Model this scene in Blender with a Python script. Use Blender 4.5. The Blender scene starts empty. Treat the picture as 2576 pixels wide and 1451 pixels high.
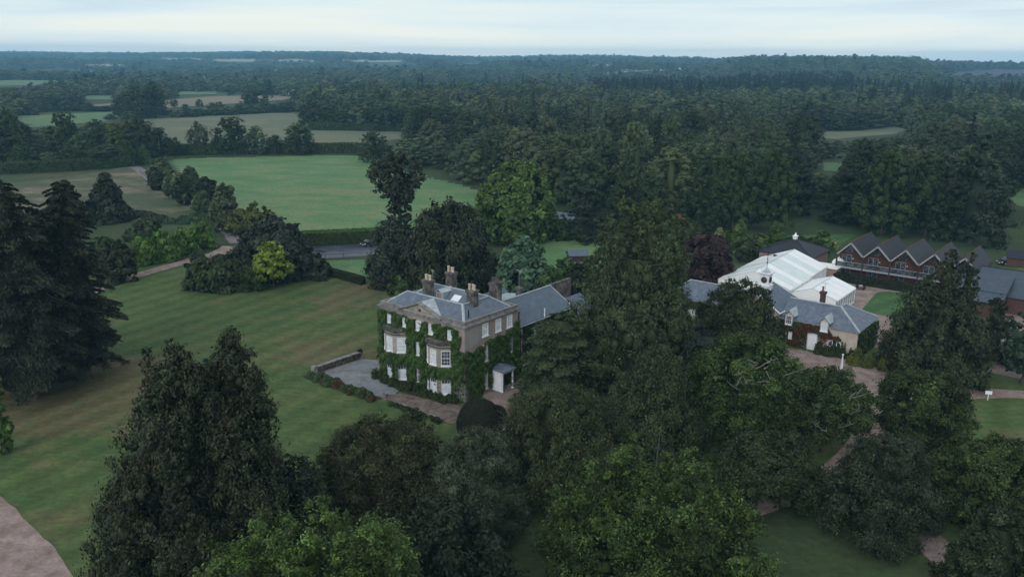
import bpy, math, random
import numpy as np
from mathutils import Vector
R_ = math.radians
random.seed(7); rng = np.random.default_rng(11)
sc = bpy.context.scene
# ---------------------------------------------------------------- camera
F, VH, ROLL, H = 2120.0, 148.0, 0.4, 44.0        # photo measured on a 2576 x 1451 grid
PITCH = math.atan((725.5 - VH) / F)
cp, sp = math.cos(PITCH), math.sin(PITCH)
rr = R_(ROLL)
fw = np.array([0, cp, -sp]); r0 = np.array([1, 0, 0]); u0 = np.array([0, sp, cp])
RV = r0 * math.cos(rr) + u0 * math.sin(rr); UV = u0 * math.cos(rr) - r0 * math.sin(rr)
CP = np.array([0, 0, H])
cam = bpy.data.cameras.new('camera'); co = bpy.data.objects.new('camera', cam)
sc.collection.objects.link(co); sc.camera = co
from mathutils import Matrix
co.matrix_world = Matrix(((RV[0], UV[0], -fw[0], 0), (RV[1], UV[1], -fw[1], 0), (RV[2], UV[2], -fw[2], H), (0, 0, 0, 1)))
cam.sensor_width = 36; cam.lens = 36 * F / 2576; cam.clip_start = 0.5; cam.clip_end = 30000
# ---------------------------------------------------------------- world, sun, exposure
w = bpy.data.worlds.new("World"); sc.world = w; w.use_nodes = True
nt = w.node_tree; N = nt.nodes; Lk = nt.links; N.clear()
out = N.new('ShaderNodeOutputWorld'); bg = N.new('ShaderNodeBackground'); bg.inputs[1].default_value = 0.1
sky = N.new('ShaderNodeTexSky'); sky.sky_type = 'NISHITA'; sky.sun_disc = False
SUN_EL, SUN_AZ = R_(30), R_(203)
sky.sun_elevation = SUN_EL; sky.sun_rotation = SUN_AZ
tc = N.new('ShaderNodeTexCoord'); mp = N.new('ShaderNodeMapping'); mp.inputs['Scale'].default_value = (1.1, 1.1, 17)
mp.inputs['Rotation'].default_value = (0, R_(1.2), 0)
Lk.new(tc.outputs['Generated'], mp.inputs[0])
nz = N.new('ShaderNodeTexNoise'); nz.inputs['Scale'].default_value = 1.7; nz.inputs['Detail'].default_value = 5; nz.inputs['Roughness'].default_value = .5; nz.inputs['Distortion'].default_value = .35
Lk.new(mp.outputs[0], nz.inputs[0])
cr = N.new('ShaderNodeValToRGB'); e = cr.color_ramp.elements
e[0].position = .34; e[0].color = (.47, .60, .72, 1); e[1].position = .66; e[1].color = (.74, .79, .755, 1)
m_ = e.new(.5); m_.color = (.62, .735, .775, 1)
Lk.new(nz.outputs[0], cr.inputs[0])
mul = N.new('ShaderNodeMix'); mul.data_type = 'RGBA'; mul.blend_type = 'MULTIPLY'; mul.inputs[0].default_value = 1
Lk.new(cr.outputs[0], mul.inputs[6]); mul.inputs[7].default_value = (10.6, 10.6, 10.6, 1)
mx = N.new('ShaderNodeMix'); mx.data_type = 'RGBA'; mx.inputs[0].default_value = .93
sx_ = N.new('ShaderNodeSeparateXYZ'); Lk.new(tc.outputs['Generated'], sx_.inputs[0])
hr = N.new('ShaderNodeMapRange'); hr.inputs[1].default_value = 0.0; hr.inputs[2].default_value = .1; Lk.new(sx_.outputs[2], hr.inputs[0])
hc = N.new('ShaderNodeValToRGB'); he = hc.color_ramp.elements; he[0].position = 0; he[0].color = (1, 1, 1, 1); he[1].position = 1; he[1].color = (0, 0, 0, 1)
for p_, g_ in ((.10, 1.0), (.2, .52), (.35, .27), (.55, .13)): q_ = he.new(p_); q_.color = (g_, g_, g_, 1)
Lk.new(hr.outputs[0], hc.inputs[0])
hm_ = N.new('ShaderNodeMix'); hm_.data_type = 'RGBA'; Lk.new(hc.outputs[0], hm_.inputs[0]); hm_.inputs[6].default_value = (1, 1, 1, 1); hm_.inputs[7].default_value = (1.92, 1.62, 1.36, 1)
m3 = N.new('ShaderNodeMix'); m3.data_type = 'RGBA'; m3.blend_type = 'MULTIPLY'; m3.inputs[0].default_value = 1; Lk.new(mul.outputs[2], m3.inputs[6]); Lk.new(hm_.outputs[2], m3.inputs[7])
h2 = N.new('ShaderNodeMapRange'); h2.inputs[1].default_value = .10; h2.inputs[2].default_value = .45; Lk.new(sx_.outputs[2], h2.inputs[0])
hz2 = N.new('ShaderNodeMix'); hz2.data_type = 'RGBA'; Lk.new(h2.outputs[0], hz2.inputs[0]); Lk.new(m3.outputs[2], hz2.inputs[6]); hz2.inputs[7].default_value = (6.3, 6.7, 7.0, 1)
Lk.new(sky.outputs[0], mx.inputs[6]); Lk.new(hz2.outputs[2], mx.inputs[7])
Lk.new(mx.outputs[2], bg.inputs[0]); Lk.new(bg.outputs[0], out.inputs[0])
sl = bpy.data.lights.new('sun', 'SUN'); sl.energy = 1.15; sl.angle = R_(35); sl.color = (.97, .97, 1)
so = bpy.data.objects.new('sun', sl); sc.collection.objects.link(so)
sd = Vector((math.sin(SUN_AZ) * math.cos(SUN_EL), math.cos(SUN_AZ) * math.cos(SUN_EL), math.sin(SUN_EL)))
so.rotation_euler = (-sd).to_track_quat('-Z', 'Y').to_euler()
sc.view_settings.view_transform = 'Standard'; sc.view_settings.look = 'None'; sc.view_settings.exposure = 0.22; sc.view_settings.gamma = 1
sc.cycles.max_bounces = 5; sc.cycles.diffuse_bounces = 2; sc.cycles.glossy_bounces = 2; sc.cycles.volume_bounces = 1; sc.cycles.transmission_bounces = 2
# ---------------------------------------------------------------- geometry of the site
def G(u, v, z=0.0):
    d = fw * F + RV * (u - 1288) - UV * (v - 725.5)
    return CP + d * ((z - H) / d[2])
def PJ(p):
    q = np.asarray(p, float) - CP; wd = q @ fw
    return 1288 + F * (q @ RV) / wd, 725.5 - F * (q @ UV) / wd
EU = [-600, 0, 300, 500, 849, 1035, 1224, 1477, 1676, 1811, 1871, 2061, 2286, 2345, 2576, 3300]
EE = [4, 7, 5, 8, 13, 8, 2, 9, 4, 1, 8, 11, 10, 1, -2, 3]
ED = [6500, 6500, 6300, 6000, 5500, 5200, 5000, 4600, 4400, 3600, 3000, 2900, 2900, 3000, 3600, 4000]
def terr(x, y):
    x = np.asarray(x, float); y = np.asarray(y, float)
    r = np.hypot(x, y); ys = np.maximum(y, 1e-3)
    uu = np.where(y > 0, 1288 + F * (x / ys) / cp, np.where(x > 0, 3300, -600)); uu = np.clip(uu, -600, 3300)
    ee = np.interp(uu, EU, EE); dd = np.interp(uu, EU, ED)
    t = np.clip((r / dd - .30) / .70, 0, 1); s = t * t * (3 - 2 * t)
    top = H + ee * dd / F - 13
    h = top * s
    t2 = np.clip((r / dd - 1) / .5, 0, 1); h = h * (1 - t2 * .8)
    und = (np.sin(x / 310 + 1.3) * np.cos(y / 420 + .4) + .6 * np.sin((x + y) / 190)) * 10 * np.clip((r - 1000) / 1500, 0, 1) * (1 - s * .6)
    return h + und - .4 * np.clip((r - 1000) / 1500, 0, 1)
def hit(u, v):
    d = fw * F + RV * (u - 1288) - UV * (v - 725.5); d = d / np.linalg.norm(d)
    ts = np.geomspace(30, 9000, 1500); P = CP[None] + d[None] * ts[:, None]
    b = P[:, 2] < terr(P[:, 0], P[:, 1])
    k = np.argmax(b) if b.any() else len(ts) - 1
    return P[k]
# ---------------------------------------------------------------- helpers
C = sc.collection
def tag(o, label=None, cat=None, group=None, kind=None):
    if label: o['label'] = label
    if cat: o['category'] = cat
    if group: o['group'] = group
    if kind: o['kind'] = kind
    return o
def empty(name, loc, rz=0, label=None, cat=None, group=None):
    o = bpy.data.objects.new(name, None); C.objects.link(o); o.location = loc; o.rotation_euler = (0, 0, rz)
    o.empty_display_size = .5
    return tag(o, label, cat, group)
def mesh_np(name, V, Q=None, T=None, mats=None, tint=None, midx=None, smooth=False):
    me = bpy.data.meshes.new(name); V = np.asarray(V, np.float32)
    loops = []; starts = []; n = 0
    if Q is not None and len(Q):
        Q = np.asarray(Q, np.int32); loops.append(Q.ravel()); starts.append(np.arange(len(Q)) * 4 + n); n += Q.size
    if T is not None and len(T):
        T = np.asarray(T, np.int32); loops.append(T.ravel()); starts.append(np.arange(len(T)) * 3 + n); n += T.size
    lp = np.concatenate(loops); st = np.concatenate(starts).astype(np.int32)
    me.vertices.add(len(V)); me.vertices.foreach_set('co', V.ravel())
    me.loops.add(len(lp)); me.loops.foreach_set('vertex_index', lp)
    me.polygons.add(len(st)); me.polygons.foreach_set('loop_start', st)
    if mats:
        for m in (mats if isinstance(mats, (list, tuple)) else [mats]): me.materials.append(m)
    if midx is not None: me.polygons.foreach_set('material_index', np.asarray(midx, np.int32))
    me.update(calc_edges=True); me.validate()
    if smooth: me.polygons.foreach_set('use_smooth', np.ones(len(me.polygons), bool))
    if tint is not None:
        a = me.attributes.new('tint', 'FLOAT_COLOR', 'POINT')
        t4 = np.ones((len(V), 4), np.float32); t4[:, :3] = tint; a.data.foreach_set('color', t4.ravel())
    return me
def link(name, me, parent=None, loc=(0, 0, 0)):
    o = bpy.data.objects.new(name, me); C.objects.link(o); o.location = loc
    if parent: o.parent = parent
    return o
class MB:
    """collects polygons, one mesh object out"""
    def __init__(s): s.v = []; s.f = []; s.m = []
    def poly(s, pts, mi=0):
        b = len(s.v); s.v += [tuple(map(float, p)) for p in pts]; s.f.append(tuple(range(b, b + len(pts)))); s.m.append(mi); return s
    def box(s, x0, x1, y0, y1, z0, z1, mi=0):
        b = len(s.v); s.v += [(x, y, z) for z in (z0, z1) for x, y in ((x0, y0), (x1, y0), (x1, y1), (x0, y1))]
        for f in ((3, 2, 1, 0), (4, 5, 6, 7), (0, 1, 5, 4), (1, 2, 6, 5), (2, 3, 7, 6), (3, 0, 4, 7)): s.f.append(tuple(b + i for i in f)); s.m.append(mi)
        return s
    def fbox(s, P, d, n, a0, a1, z0, z1, o0, o1, mi=0):      # box in facade coordinates (along, z, outward)
        b = len(s.v)
        for z in (z0, z1):
            for a, o in ((a0, o0), (a1, o0), (a1, o1), (a0, o1)): s.v.append((P[0] + d[0] * a + n[0] * o, P[1] + d[1] * a + n[1] * o, z))
        for f in ((3, 2, 1, 0), (4, 5, 6, 7), (0, 1, 5, 4), (1, 2, 6, 5), (2, 3, 7, 6), (3, 0, 4, 7)): s.f.append(tuple(b + i for i in f)); s.m.append(mi)
        return s
    def prism(s, pts, z0, z1, mi=0, cap=True):
        b = len(s.v); n = len(pts)
        s.v += [(p[0], p[1], z0) for p in pts] + [(p[0], p[1], z1) for p in pts]
        for i in range(n): s.f.append((b + i, b + (i + 1) % n, b + n + (i + 1) % n, b + n + i)); s.m.append(mi)
        if cap: s.f.append(tuple(b + n + i for i in range(n))); s.m.append(mi); s.f.append(tuple(b + n - 1 - i for i in range(n))); s.m.append(mi)
        return s
    def cyl(s, p0, p1, r0, r1=None, k=8, mi=0):
        r1 = r0 if r1 is None else r1; p0 = Vector(p0); p1 = Vector(p1); ax = (p1 - p0).normalized()
        a = ax.orthogonal().normalized(); c = ax.cross(a); b = len(s.v)
        for p, r in ((p0, r0), (p1, r1)):
            for i in range(k): t = 2 * math.pi * i / k; s.v.append(tuple(p + (a * math.cos(t) + c * math.sin(t)) * r))
        for i in range(k): s.f.append((b + i, b + (i + 1) % k, b + k + (i + 1) % k, b + k + i)); s.m.append(mi)
        s.f.append(tuple(b + k + i for i in range(k))); s.m.append(mi); s.f.append(tuple(b + k - 1 - i for i in range(k))); s.m.append(mi)
        return s
    def lathe(s, cx, cy, prof, k=10, mi=0):
        for (ra, za), (rb, zb) in zip(prof[:-1], prof[1:]):
            b = len(s.v)
            for r, z in ((ra, za), (rb, zb)):
                for i in range(k): t = 2 * math.pi * i / k; s.v.append((cx + r * math.cos(t), cy + r * math.sin(t), z))
            for i in range(k): s.f.append((b + i, b + (i + 1) % k, b + k + (i + 1) % k, b + k + i)); s.m.append(mi)
        return s
    def obj(s, name, mats, parent=None, loc=(0, 0, 0)):
        me = bpy.data.meshes.new(name); me.from_pydata(s.v, [], s.f)
        for m in (mats if isinstance(mats, (list, tuple)) else [mats]): me.materials.append(m)
        me.polygons.foreach_set('material_index', s.m); me.update()
        return link(name, me, parent, loc)
# ---------------------------------------------------------------- materials
def base_mat(name, rough=.8, spec=.3):
    m = bpy.data.materials.new(name); m.use_nodes = True; b = m.node_tree.nodes['Principled BSDF']
    b.inputs['Roughness'].default_value = rough; b.inputs['Specular IOR Level'].default_value = spec
    return m, m.node_tree, b
def noise(t, scale, detail=4, rough=.55, vec=None, sc3=None):
    n = t.nodes.new('ShaderNodeTexNoise'); n.inputs['Scale'].default_value = scale; n.inputs['Detail'].default_value = detail; n.inputs['Roughness'].default_value = rough
    c = t.nodes.new('ShaderNodeTexCoord'); src = c.outputs['Object']
    if sc3:
        m = t.nodes.new('ShaderNodeMapping'); m.inputs['Scale'].default_value = sc3[:3]
        if len(sc3) > 3: m.inputs['Rotation'].default_value = (0, 0, sc3[3])
        t.links.new(src, m.inputs[0]); src = m.outputs[0]
    t.links.new(src, n.inputs[0]); return n.outputs[0]
def ramp(t, fac, stops):
    r = t.nodes.new('ShaderNodeValToRGB'); el = r.color_ramp.elements
    while len(el) < len(stops): el.new(.5)
    for k, (p, c) in enumerate(stops): el[k].position = p; el[k].color = (*c, 1)
    t.links.new(fac, r.inputs[0]); return r.outputs[0]
def mixc(t, fac, a, b, blend='MIX'):
    m = t.nodes.new('ShaderNodeMix'); m.data_type = 'RGBA'; m.blend_type = blend
    for sock, val in ((0, fac), (6, a), (7, b)):
        if isinstance(val, (int, float)): m.inputs[sock].default_value = val
        elif isinstance(val, tuple): m.inputs[sock].default_value = (*val, 1)
        else: t.links.new(val, m.inputs[sock])
    return m.outputs[2]
def bump(t, b, fac, strength=.3, dist=.05):
    n = t.nodes.new('ShaderNodeBump'); n.inputs['Strength'].default_value = strength; n.inputs['Distance'].default_value = dist
    t.links.new(fac, n.inputs['Height']); t.links.new(n.outputs[0], b.inputs['Normal'])
def mat_noise(name, c1, c2, scale, rough=.8, spec=.3, c3=None, s2=None, sc3=None, bmp=0, lo=.35, hi=.65, metal=0):
    m, t, b = base_mat(name, rough, spec); f = noise(t, scale, 5, .6, sc3=sc3)
    col = ramp(t, f, [(lo, c1), (hi, c2)])
    if c3: g = noise(t, s2, 4, .6); col = mixc(t, ramp(t, g, [(.42, (0, 0, 0)), (.66, (1, 1, 1))]), col, c3)
    t.links.new(col, b.inputs['Base Color']); b.inputs['Metallic'].default_value = metal
    if bmp: bump(t, b, f, bmp)
    return m
def mat_leaf(name, tr=.25):
    m, t, b = base_mat(name, .62, .22)
    a = t.nodes.new('ShaderNodeAttribute'); a.attribute_name = 'tint'; oi = t.nodes.new('ShaderNodeObjectInfo')
    c = mixc(t, 1.0, a.outputs['Color'], oi.outputs['Color'], 'MULTIPLY'); c = mixc(t, 1.0, c, (1.0, .94, .82), 'MULTIPLY')
    t.links.new(c, b.inputs['Base Color'])
    if tr:
        tl = t.nodes.new('ShaderNodeBsdfTranslucent'); t.links.new(c, tl.inputs[0]); ms = t.nodes.new('ShaderNodeMixShader'); ms.inputs[0].default_value = tr
        t.links.new(b.outputs[0], ms.inputs[1]); t.links.new(tl.outputs[0], ms.inputs[2]); t.links.new(ms.outputs[0], t.nodes['Material Output'].inputs[0])
    return m
M = {}
M['leaf'] = mat_leaf('leaf')
M['needle'] = mat_leaf('needle', .08)
M['bark'] = mat_noise('bark', (.05, .042, .033), (.11, .095, .08), 3, .9, .2, sc3=(1, 1, .25), bmp=.4)
M['dead'] = mat_noise('dead_wood', (.22, .2, .17), (.36, .34, .3), 5, .9, .2)
M['stone'] = mat_noise('limestone', (.30, .255, .215), (.43, .38, .33), .9, .85, .2, c3=(.24, .225, .205), s2=.35, bmp=.1)
M['stonepink'] = mat_noise('weathered_render', (.30, .235, .20), (.42, .335, .29), .5, .85, .2, c3=(.27, .25, .235), s2=.3, sc3=(1, 1, .45))
M['stonegrey'] = mat_noise('grey_render', (.27, .26, .25), (.33, .32, .31), .8, .85, .2)
M['stonedark'] = mat_noise('sooty_stone', (.075, .068, .06), (.20, .185, .165), 1.1, .9, .2, c3=(.05, .045, .04), s2=1.7, sc3=(1, 1, .5))
M['coping'] = mat_noise('coping_stone', (.13, .125, .12), (.27, .26, .25), 1.5, .85, .2)
M['lead'] = mat_noise('lead_sheet', (.27, .32, .35), (.42, .47, .49), 1.3, .5, .5)
M['pot'] = mat_noise('chimney_pot_clay', (.45, .36, .28), (.6, .52, .43), 4, .8, .2)
M['white'] = mat_noise('white_paint', (.72, .75, .77), (.84, .86, .87), 2, .5, .4)
M['black'] = mat_noise('black_paint', (.012, .012, .013), (.03, .03, .03), 3, .4, .4)
M['metal'] = mat_noise('grey_metal', (.2, .21, .22), (.33, .34, .35), 5, .45, .5)
def mat_slate(name, c1, c2, c3):
    m, t, b = base_mat(name, .48, .45)
    n1 = noise(t, 1.0, 6, .65, sc3=(1.2, 1.2, .5)); n2 = noise(t, 7, 4, .7)
    col = ramp(t, n1, [(.3, c1), (.52, c2), (.72, c3)]); col = mixc(t, .35, col, ramp(t, n2, [(.3, c1), (.7, c3)]))
    c = t.nodes.new('ShaderNodeTexCoord'); wv = t.nodes.new('ShaderNodeTexWave'); wv.wave_type = 'BANDS'; wv.bands_direction = 'Z'; wv.inputs['Scale'].default_value = 1.6; wv.inputs['Distortion'].default_value = 1.5; wv.inputs['Detail'].default_value = 2
    t.links.new(c.outputs['Object'], wv.inputs[0])
    col = mixc(t, .22, col, wv.outputs[0], 'MULTIPLY')
    t.links.new(col, b.inputs['Base Color']); bump(t, b, n2, .25, .03); return m
M['slate'] = mat_slate('welsh_slate', (.055, .07, .105), (.105, .14, .195), (.21, .26, .31))
M['slateblue'] = mat_slate('blue_slate', (.045, .075, .115), (.075, .115, .165), (.13, .18, .22))
M['slatedark'] = mat_slate('dark_slate', (.014, .016, .024), (.026, .030, .042), (.045, .050, .066)); M['slatedark'].node_tree.nodes['Principled BSDF'].inputs['Specular IOR Level'].default_value = .15
M['slaterange'] = mat_slate('grey_slate', (.03, .045, .07), (.05, .07, .10), (.08, .11, .14)); M['slaterange'].node_tree.nodes['Principled BSDF'].inputs['Specular IOR Level'].default_value = .25
M['canvas'] = mat_noise('white_pvc', (.78, .82, .82), (.88, .89, .87), .35, .45, .4)
M['canvas2'] = mat_noise('clear_pvc_panel', (.58, .67, .69), (.68, .75, .76), .5, .35, .5)
M['canvasgrey'] = mat_noise('grey_pvc', (.45, .52, .55), (.55, .6, .62), .6, .45, .4)
def mat_glass(name, c1, c2, r=.12):
    m, t, b = base_mat(name, r, .6); f = noise(t, 1.7, 3, .6); t.links.new(ramp(t, f, [(.4, c1), (.6, c2)]), b.inputs['Base Color']); return m
M['blind'] = mat_glass('pane_with_blind', (.56, .62, .67), (.72, .76, .79), .25)
M['glass'] = mat_glass('window_glass', (.015, .018, .02), (.09, .11, .13), .08)
M['timber'] = mat_noise('red_cedar_boarding', (.045, .022, .016), (.12, .05, .033), 1.2, .7, .3, sc3=(.35, .35, 7))
M['timberdark'] = mat_noise('dark_timber', (.035, .022, .018), (.07, .04, .03), 2, .8, .3)
M['brick'] = mat_noise('red_brick', (.06, .034, .027), (.12, .065, .05), 4, .9, .2)
M['brickpale'] = mat_noise('pale_brick', (.26, .17, .15), (.36, .26, .23), 5, .9, .2)
M['rubble'] = mat_noise('rubble_stone_wall', (.05, .038, .03), (.22, .17, .14), 2.2, .9, .2, c3=(.03, .03, .025), s2=3.2)
M['cream'] = mat_noise('cream_limewash', (.42, .36, .31), (.56, .49, .43), .8, .85, .2)
M['terracotta'] = mat_noise('terracotta', (.16, .06, .045), (.26, .11, .08), 3, .8, .2)
M['car'] = mat_noise('black_car_paint', (.012, .013, .016), (.02, .022, .026), 1, .15, .6)
M['cargrey'] = mat_noise('grey_car_paint', (.16, .18, .2), (.2, .22, .24), 1, .2, .6)
M['rubber'] = mat_noise('tyre_rubber', (.01, .01, .01), (.025, .025, .025), 6, .9, .2)
M['lamp'] = mat_noise('lamp_glass', (.6, .6, .6), (.8, .8, .8), 3, .1, .6)
def mat_grass(name, green, green2, dry, bright, stripe=.0, ang=0, dryamt=(.5, .68), scale=.09, rough=.9):
    m, t, b = base_mat(name, rough, .15)
    f1 = noise(t, scale, 6, .62, sc3=(1, 1.6, 1, ang)); f2 = noise(t, scale * 5, 5, .65, sc3=(1, 1.3, 1, ang)); f3 = noise(t, 1.1, 5, .75)
    col = ramp(t, f1, [(.33, green), (.6, green2)])
    at = t.nodes.new('ShaderNodeAttribute'); at.attribute_name = 'dry'
    ad = t.nodes.new('ShaderNodeMath'); ad.operation = 'ADD'; ml = t.nodes.new('ShaderNodeMath'); ml.operation = 'MULTIPLY_ADD'
    t.links.new(f2, ml.inputs[0]); ml.inputs[1].default_value = .55; t.links.new(f1, ml.inputs[2])
    t.links.new(ml.outputs[0], ad.inputs[0]); t.links.new(at.outputs['Fac'], ad.inputs[1])
    col = mixc(t, ramp(t, ad.outputs[0], [(dryamt[0] + .27, (0, 0, 0)), (dryamt[1] + .27, (1, 1, 1))]), col, dry)
    col = mixc(t, ramp(t, f2, [(.52, (0, 0, 0)), (.74, (1, 1, 1))]), col, bright)
    if stripe:
        c = t.nodes.new('ShaderNodeTexCoord'); mpp = t.nodes.new('ShaderNodeMapping'); mpp.inputs['Rotation'].default_value = (0, 0, ang)
        t.links.new(c.outputs['Object'], mpp.inputs[0]); wv = t.nodes.new('ShaderNodeTexWave'); wv.inputs['Scale'].default_value = .075; wv.inputs['Distortion'].default_value = .8; wv.inputs['Detail'].default_value = 1; wv.inputs['Detail Scale'].default_value = .4
        t.links.new(mpp.outputs[0], wv.inputs[0]); col = mixc(t, stripe, col, wv.outputs[0], 'OVERLAY')
    f4 = noise(t, .42, 5, .7, sc3=(1, 2.2, 1, ang)); col = mixc(t, .38, col, ramp(t, f4, [(.3, (.28, .28, .28)), (.7, (.72, .72, .72))]), 'OVERLAY')
    col = mixc(t, .55, col, ramp(t, f3, [(.3, (.25, .25, .25)), (.7, (.75, .75, .75))]), 'OVERLAY')
    t.links.new(col, b.inputs['Base Color']); bump(t, b, f3, .5, .08); return m
M['lawn'] = mat_grass('mown_lawn', (.054, .090, .032), (.080, .116, .038), (.118, .104, .052), (.060, .126, .042), .12, R_(28), (.58, .86), .12)
M['lawn2'] = mat_grass('garden_lawn', (.045, .10, .032), (.06, .13, .045), (.09, .10, .04), (.06, .15, .05), .12, R_(50), (.62, .9))
M['meadow'] = mat_grass('pasture', (.080, .17, .070), (.115, .21, .088), (.17, .20, .095), (.075, .19, .085), 0, R_(5), (.48, .70), .05)
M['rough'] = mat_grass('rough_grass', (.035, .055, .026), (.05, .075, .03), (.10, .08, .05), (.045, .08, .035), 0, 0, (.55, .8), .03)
M['tan'] = mat_grass('dry_grass', (.055, .078, .042), (.10, .105, .065), (.24, .18, .13), (.07, .11, .05), 0, R_(20), (.50, .66), .035)
M['stubble'] = mat_grass('stubble_field', (.105, .135, .082), (.14, .155, .10), (.20, .165, .115), (.10, .16, .085), .08, R_(80), (.5, .72), .02)
M['brownfield'] = mat_grass('harvested_field', (.17, .15, .11), (.20, .17, .12), (.23, .19, .14), (.14, .15, .09), .1, R_(80), (.5, .75), .012)
M['greenfield'] = mat_grass('far_pasture', (.09, .16, .08), (.11, .18, .085), (.15, .17, .09), (.09, .19, .09), 0, 0, (.55, .8), .012)
M['purplefield'] = mat_noise('ploughed_field', (.05, .045, .06), (.075, .06, .08), .01, .9, .2)
M['palefield'] = mat_noise('pale_stubble', (.28, .27, .22), (.34, .32, .26), .01, .9, .2)
M['gravel'] = mat_noise('pink_gravel', (.25, .185, .168), (.34, .262, .24), .28, .9, .2, c3=(.19, .145, .125), s2=.55, bmp=.5)
_t = M['gravel'].node_tree; _b = _t.nodes['Principled BSDF']; _src = _b.inputs['Base Color'].links[0].from_socket
_t.links.new(mixc(_t, .6, _src, ramp(_t, noise(_t, 2.6, 6, .8), [(.3, (.25, .25, .25)), (.7, (.75, .75, .75))]), 'OVERLAY'), _b.inputs['Base Color'])
M['lane'] = mat_noise('lane_tarmac', (.14, .13, .135), (.22, .2, .2), .6, .75, .3)
M['asphalt'] = mat_noise('wet_tarmac', (.045, .055, .08), (.085, .10, .13), .25, .38, .5)
M['puddle'] = mat_noise('wet_patch', (.012, .013, .016), (.03, .03, .035), .5, .3, .5)
M['soil'] = mat_noise('flower_bed_soil', (.035, .025, .018), (.07, .05, .038), 2, .95, .1)
m, t, b = base_mat('stone_paving', .6, .35)
br = t.nodes.new('ShaderNodeTexBrick'); br.inputs['Scale'].default_value = .9; br.inputs['Mortar Size'].default_value = .012; br.inputs['Color1'].default_value = (.17, .185, .205, 1); br.inputs['Color2'].default_value = (.26, .275, .295, 1); br.inputs['Mortar'].default_value = (.07, .075, .07, 1)
c_ = t.nodes.new('ShaderNodeTexCoord'); t.links.new(c_.outputs['Object'], br.inputs[0])
t.links.new(mixc(t, ramp(t, noise(t, .5, 5, .7), [(.45, (0, 0, 0)), (.7, (1, 1, 1))]), br.outputs[0], (.12, .115, .11)), b.inputs['Base Color']); M['paving'] = m
m, t, b = base_mat('brick_paving', .8, .25)
t.links.new(ramp(t, noise(t, .9, 6, .7), [(.3, (.05, .045, .04)), (.5, (.16, .12, .10)), (.7, (.25, .21, .19))]), b.inputs['Base Color']); M['brickpave'] = m
# ---------------------------------------------------------------- ground sheets
rad = np.concatenate([[0], np.linspace(20, 800, 28), np.geomspace(840, 7600, 74)]); na = 420
ang = np.linspace(0, 2 * np.pi, na, endpoint=False)
V = [(0, 0, 0)]; X = rad[1:, None] * np.sin(ang)[None]; Y = rad[1:, None] * np.cos(ang)[None]; Zt = terr(X, Y)
V = np.vstack([[[0, 0, 0]], np.stack([X, Y, Zt], -1).reshape(-1, 3)])
nr = len(rad) - 1; i, j = np.meshgrid(np.arange(nr - 1), np.arange(na), indexing='ij')
a_ = 1 + i * na + j; b_ = 1 + i * na + (j + 1) % na; c2_ = b_ + na; d_ = a_ + na
Q = np.stack([b_, a_, d_, c2_], -1).reshape(-1, 4)
T = np.stack([np.zeros(na, int), 1 + (np.arange(na) + 1) % na, 1 + np.arange(na)], -1)[:, ::-1]
link('ground', mesh_np('ground', V, Q[:, ::-1], T[:, ::-1], M['rough'], smooth=True))['kind'] = 'structure'
def polyW(name, pts, z, mat, label=None):
    mb = MB(); mb.poly([(p[0], p[1], z) for p in pts]); o = mb.obj(name, mat)
    n = o.data.polygons[0].normal
    if n.z < 0: o.data.flip_normals()
    o['kind'] = 'structure'; return o
def polyD(name, pts, z, mat): return polyW(name, [G(*p) for p in pts], z, mat)
def stripW(name, P, wd, z, mat):
    P = [np.array(p[:2], float) for p in P]
    Q_ = []                                            # catmull-rom for smooth kerb lines
    for k in range(len(P) - 1):
        p0 = P[max(k - 1, 0)]; p1 = P[k]; p2 = P[k + 1]; p3 = P[min(k + 2, len(P) - 1)]
        for tt in np.linspace(0, 1, 8, endpoint=False): Q_.append(.5 * ((2 * p1) + (p2 - p0) * tt + (2 * p0 - 5 * p1 + 4 * p2 - p3) * tt ** 2 + (-p0 + 3 * p1 - 3 * p2 + p3) * tt ** 3))
    Q_.append(P[-1]); mb = MB(); n = len(Q_); W_ = np.interp(np.linspace(0, 1, n), np.linspace(0, 1, len(wd)), wd) if isinstance(wd, (list, tuple)) else np.full(n, wd)
    Ls = []; Rs = []
    for k in range(n):
        d = Q_[min(k + 1, n - 1)] - Q_[max(k - 1, 0)]; d = d / np.linalg.norm(d); nn = np.array([-d[1], d[0]]); j_ = random.uniform(-.12, .12)
        Ls.append(Q_[k] + nn * (W_[k] / 2 + j_)); Rs.append(Q_[k] - nn * (W_[k] / 2 + j_))
    for k in range(n - 1): mb.poly([(*Rs[k], z), (*Rs[k + 1], z), (*Ls[k + 1], z), (*Ls[k], z)])
    o = mb.obj(name, mat); o['kind'] = 'structure'; return o
def stripD(name, pts, wd, z, mat): return stripW(name, [G(*p) for p in pts], wd, z, mat)
def gridsheet(name, x0, x1, y0, y1, st, z, mat, blobs, inside=None):
    xs = np.arange(x0, x1 + st, st); ys = np.arange(y0, y1 + st, st); XX, YY = np.meshgrid(xs, ys, indexing='ij'); nx, ny = XX.shape
    V = np.stack([XX, YY, np.full_like(XX, z)], -1).reshape(-1, 3); i, j = np.meshgrid(np.arange(nx - 1), np.arange(ny - 1), indexing='ij')
    Q = np.stack([i * ny + j, (i + 1) * ny + j, (i + 1) * ny + j + 1, i * ny + j + 1], -1).reshape(-1, 4)
    if inside is not None: cx = V[Q].mean(1); Q = Q[inside(cx[:, 0], cx[:, 1])]
    d = np.zeros(len(V))
    for bx, by, br_, amt in blobs: d += amt * np.exp(-((V[:, 0] - bx) ** 2 + (V[:, 1] - by) ** 2) / br_ ** 2)
    me = mesh_np(name, V, Q, mats=mat); a = me.attributes.new('dry', 'FLOAT', 'POINT'); a.data.foreach_set('value', d.astype(np.float32))
    o = link(name, me); o['kind'] = 'structure'; return o
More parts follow.
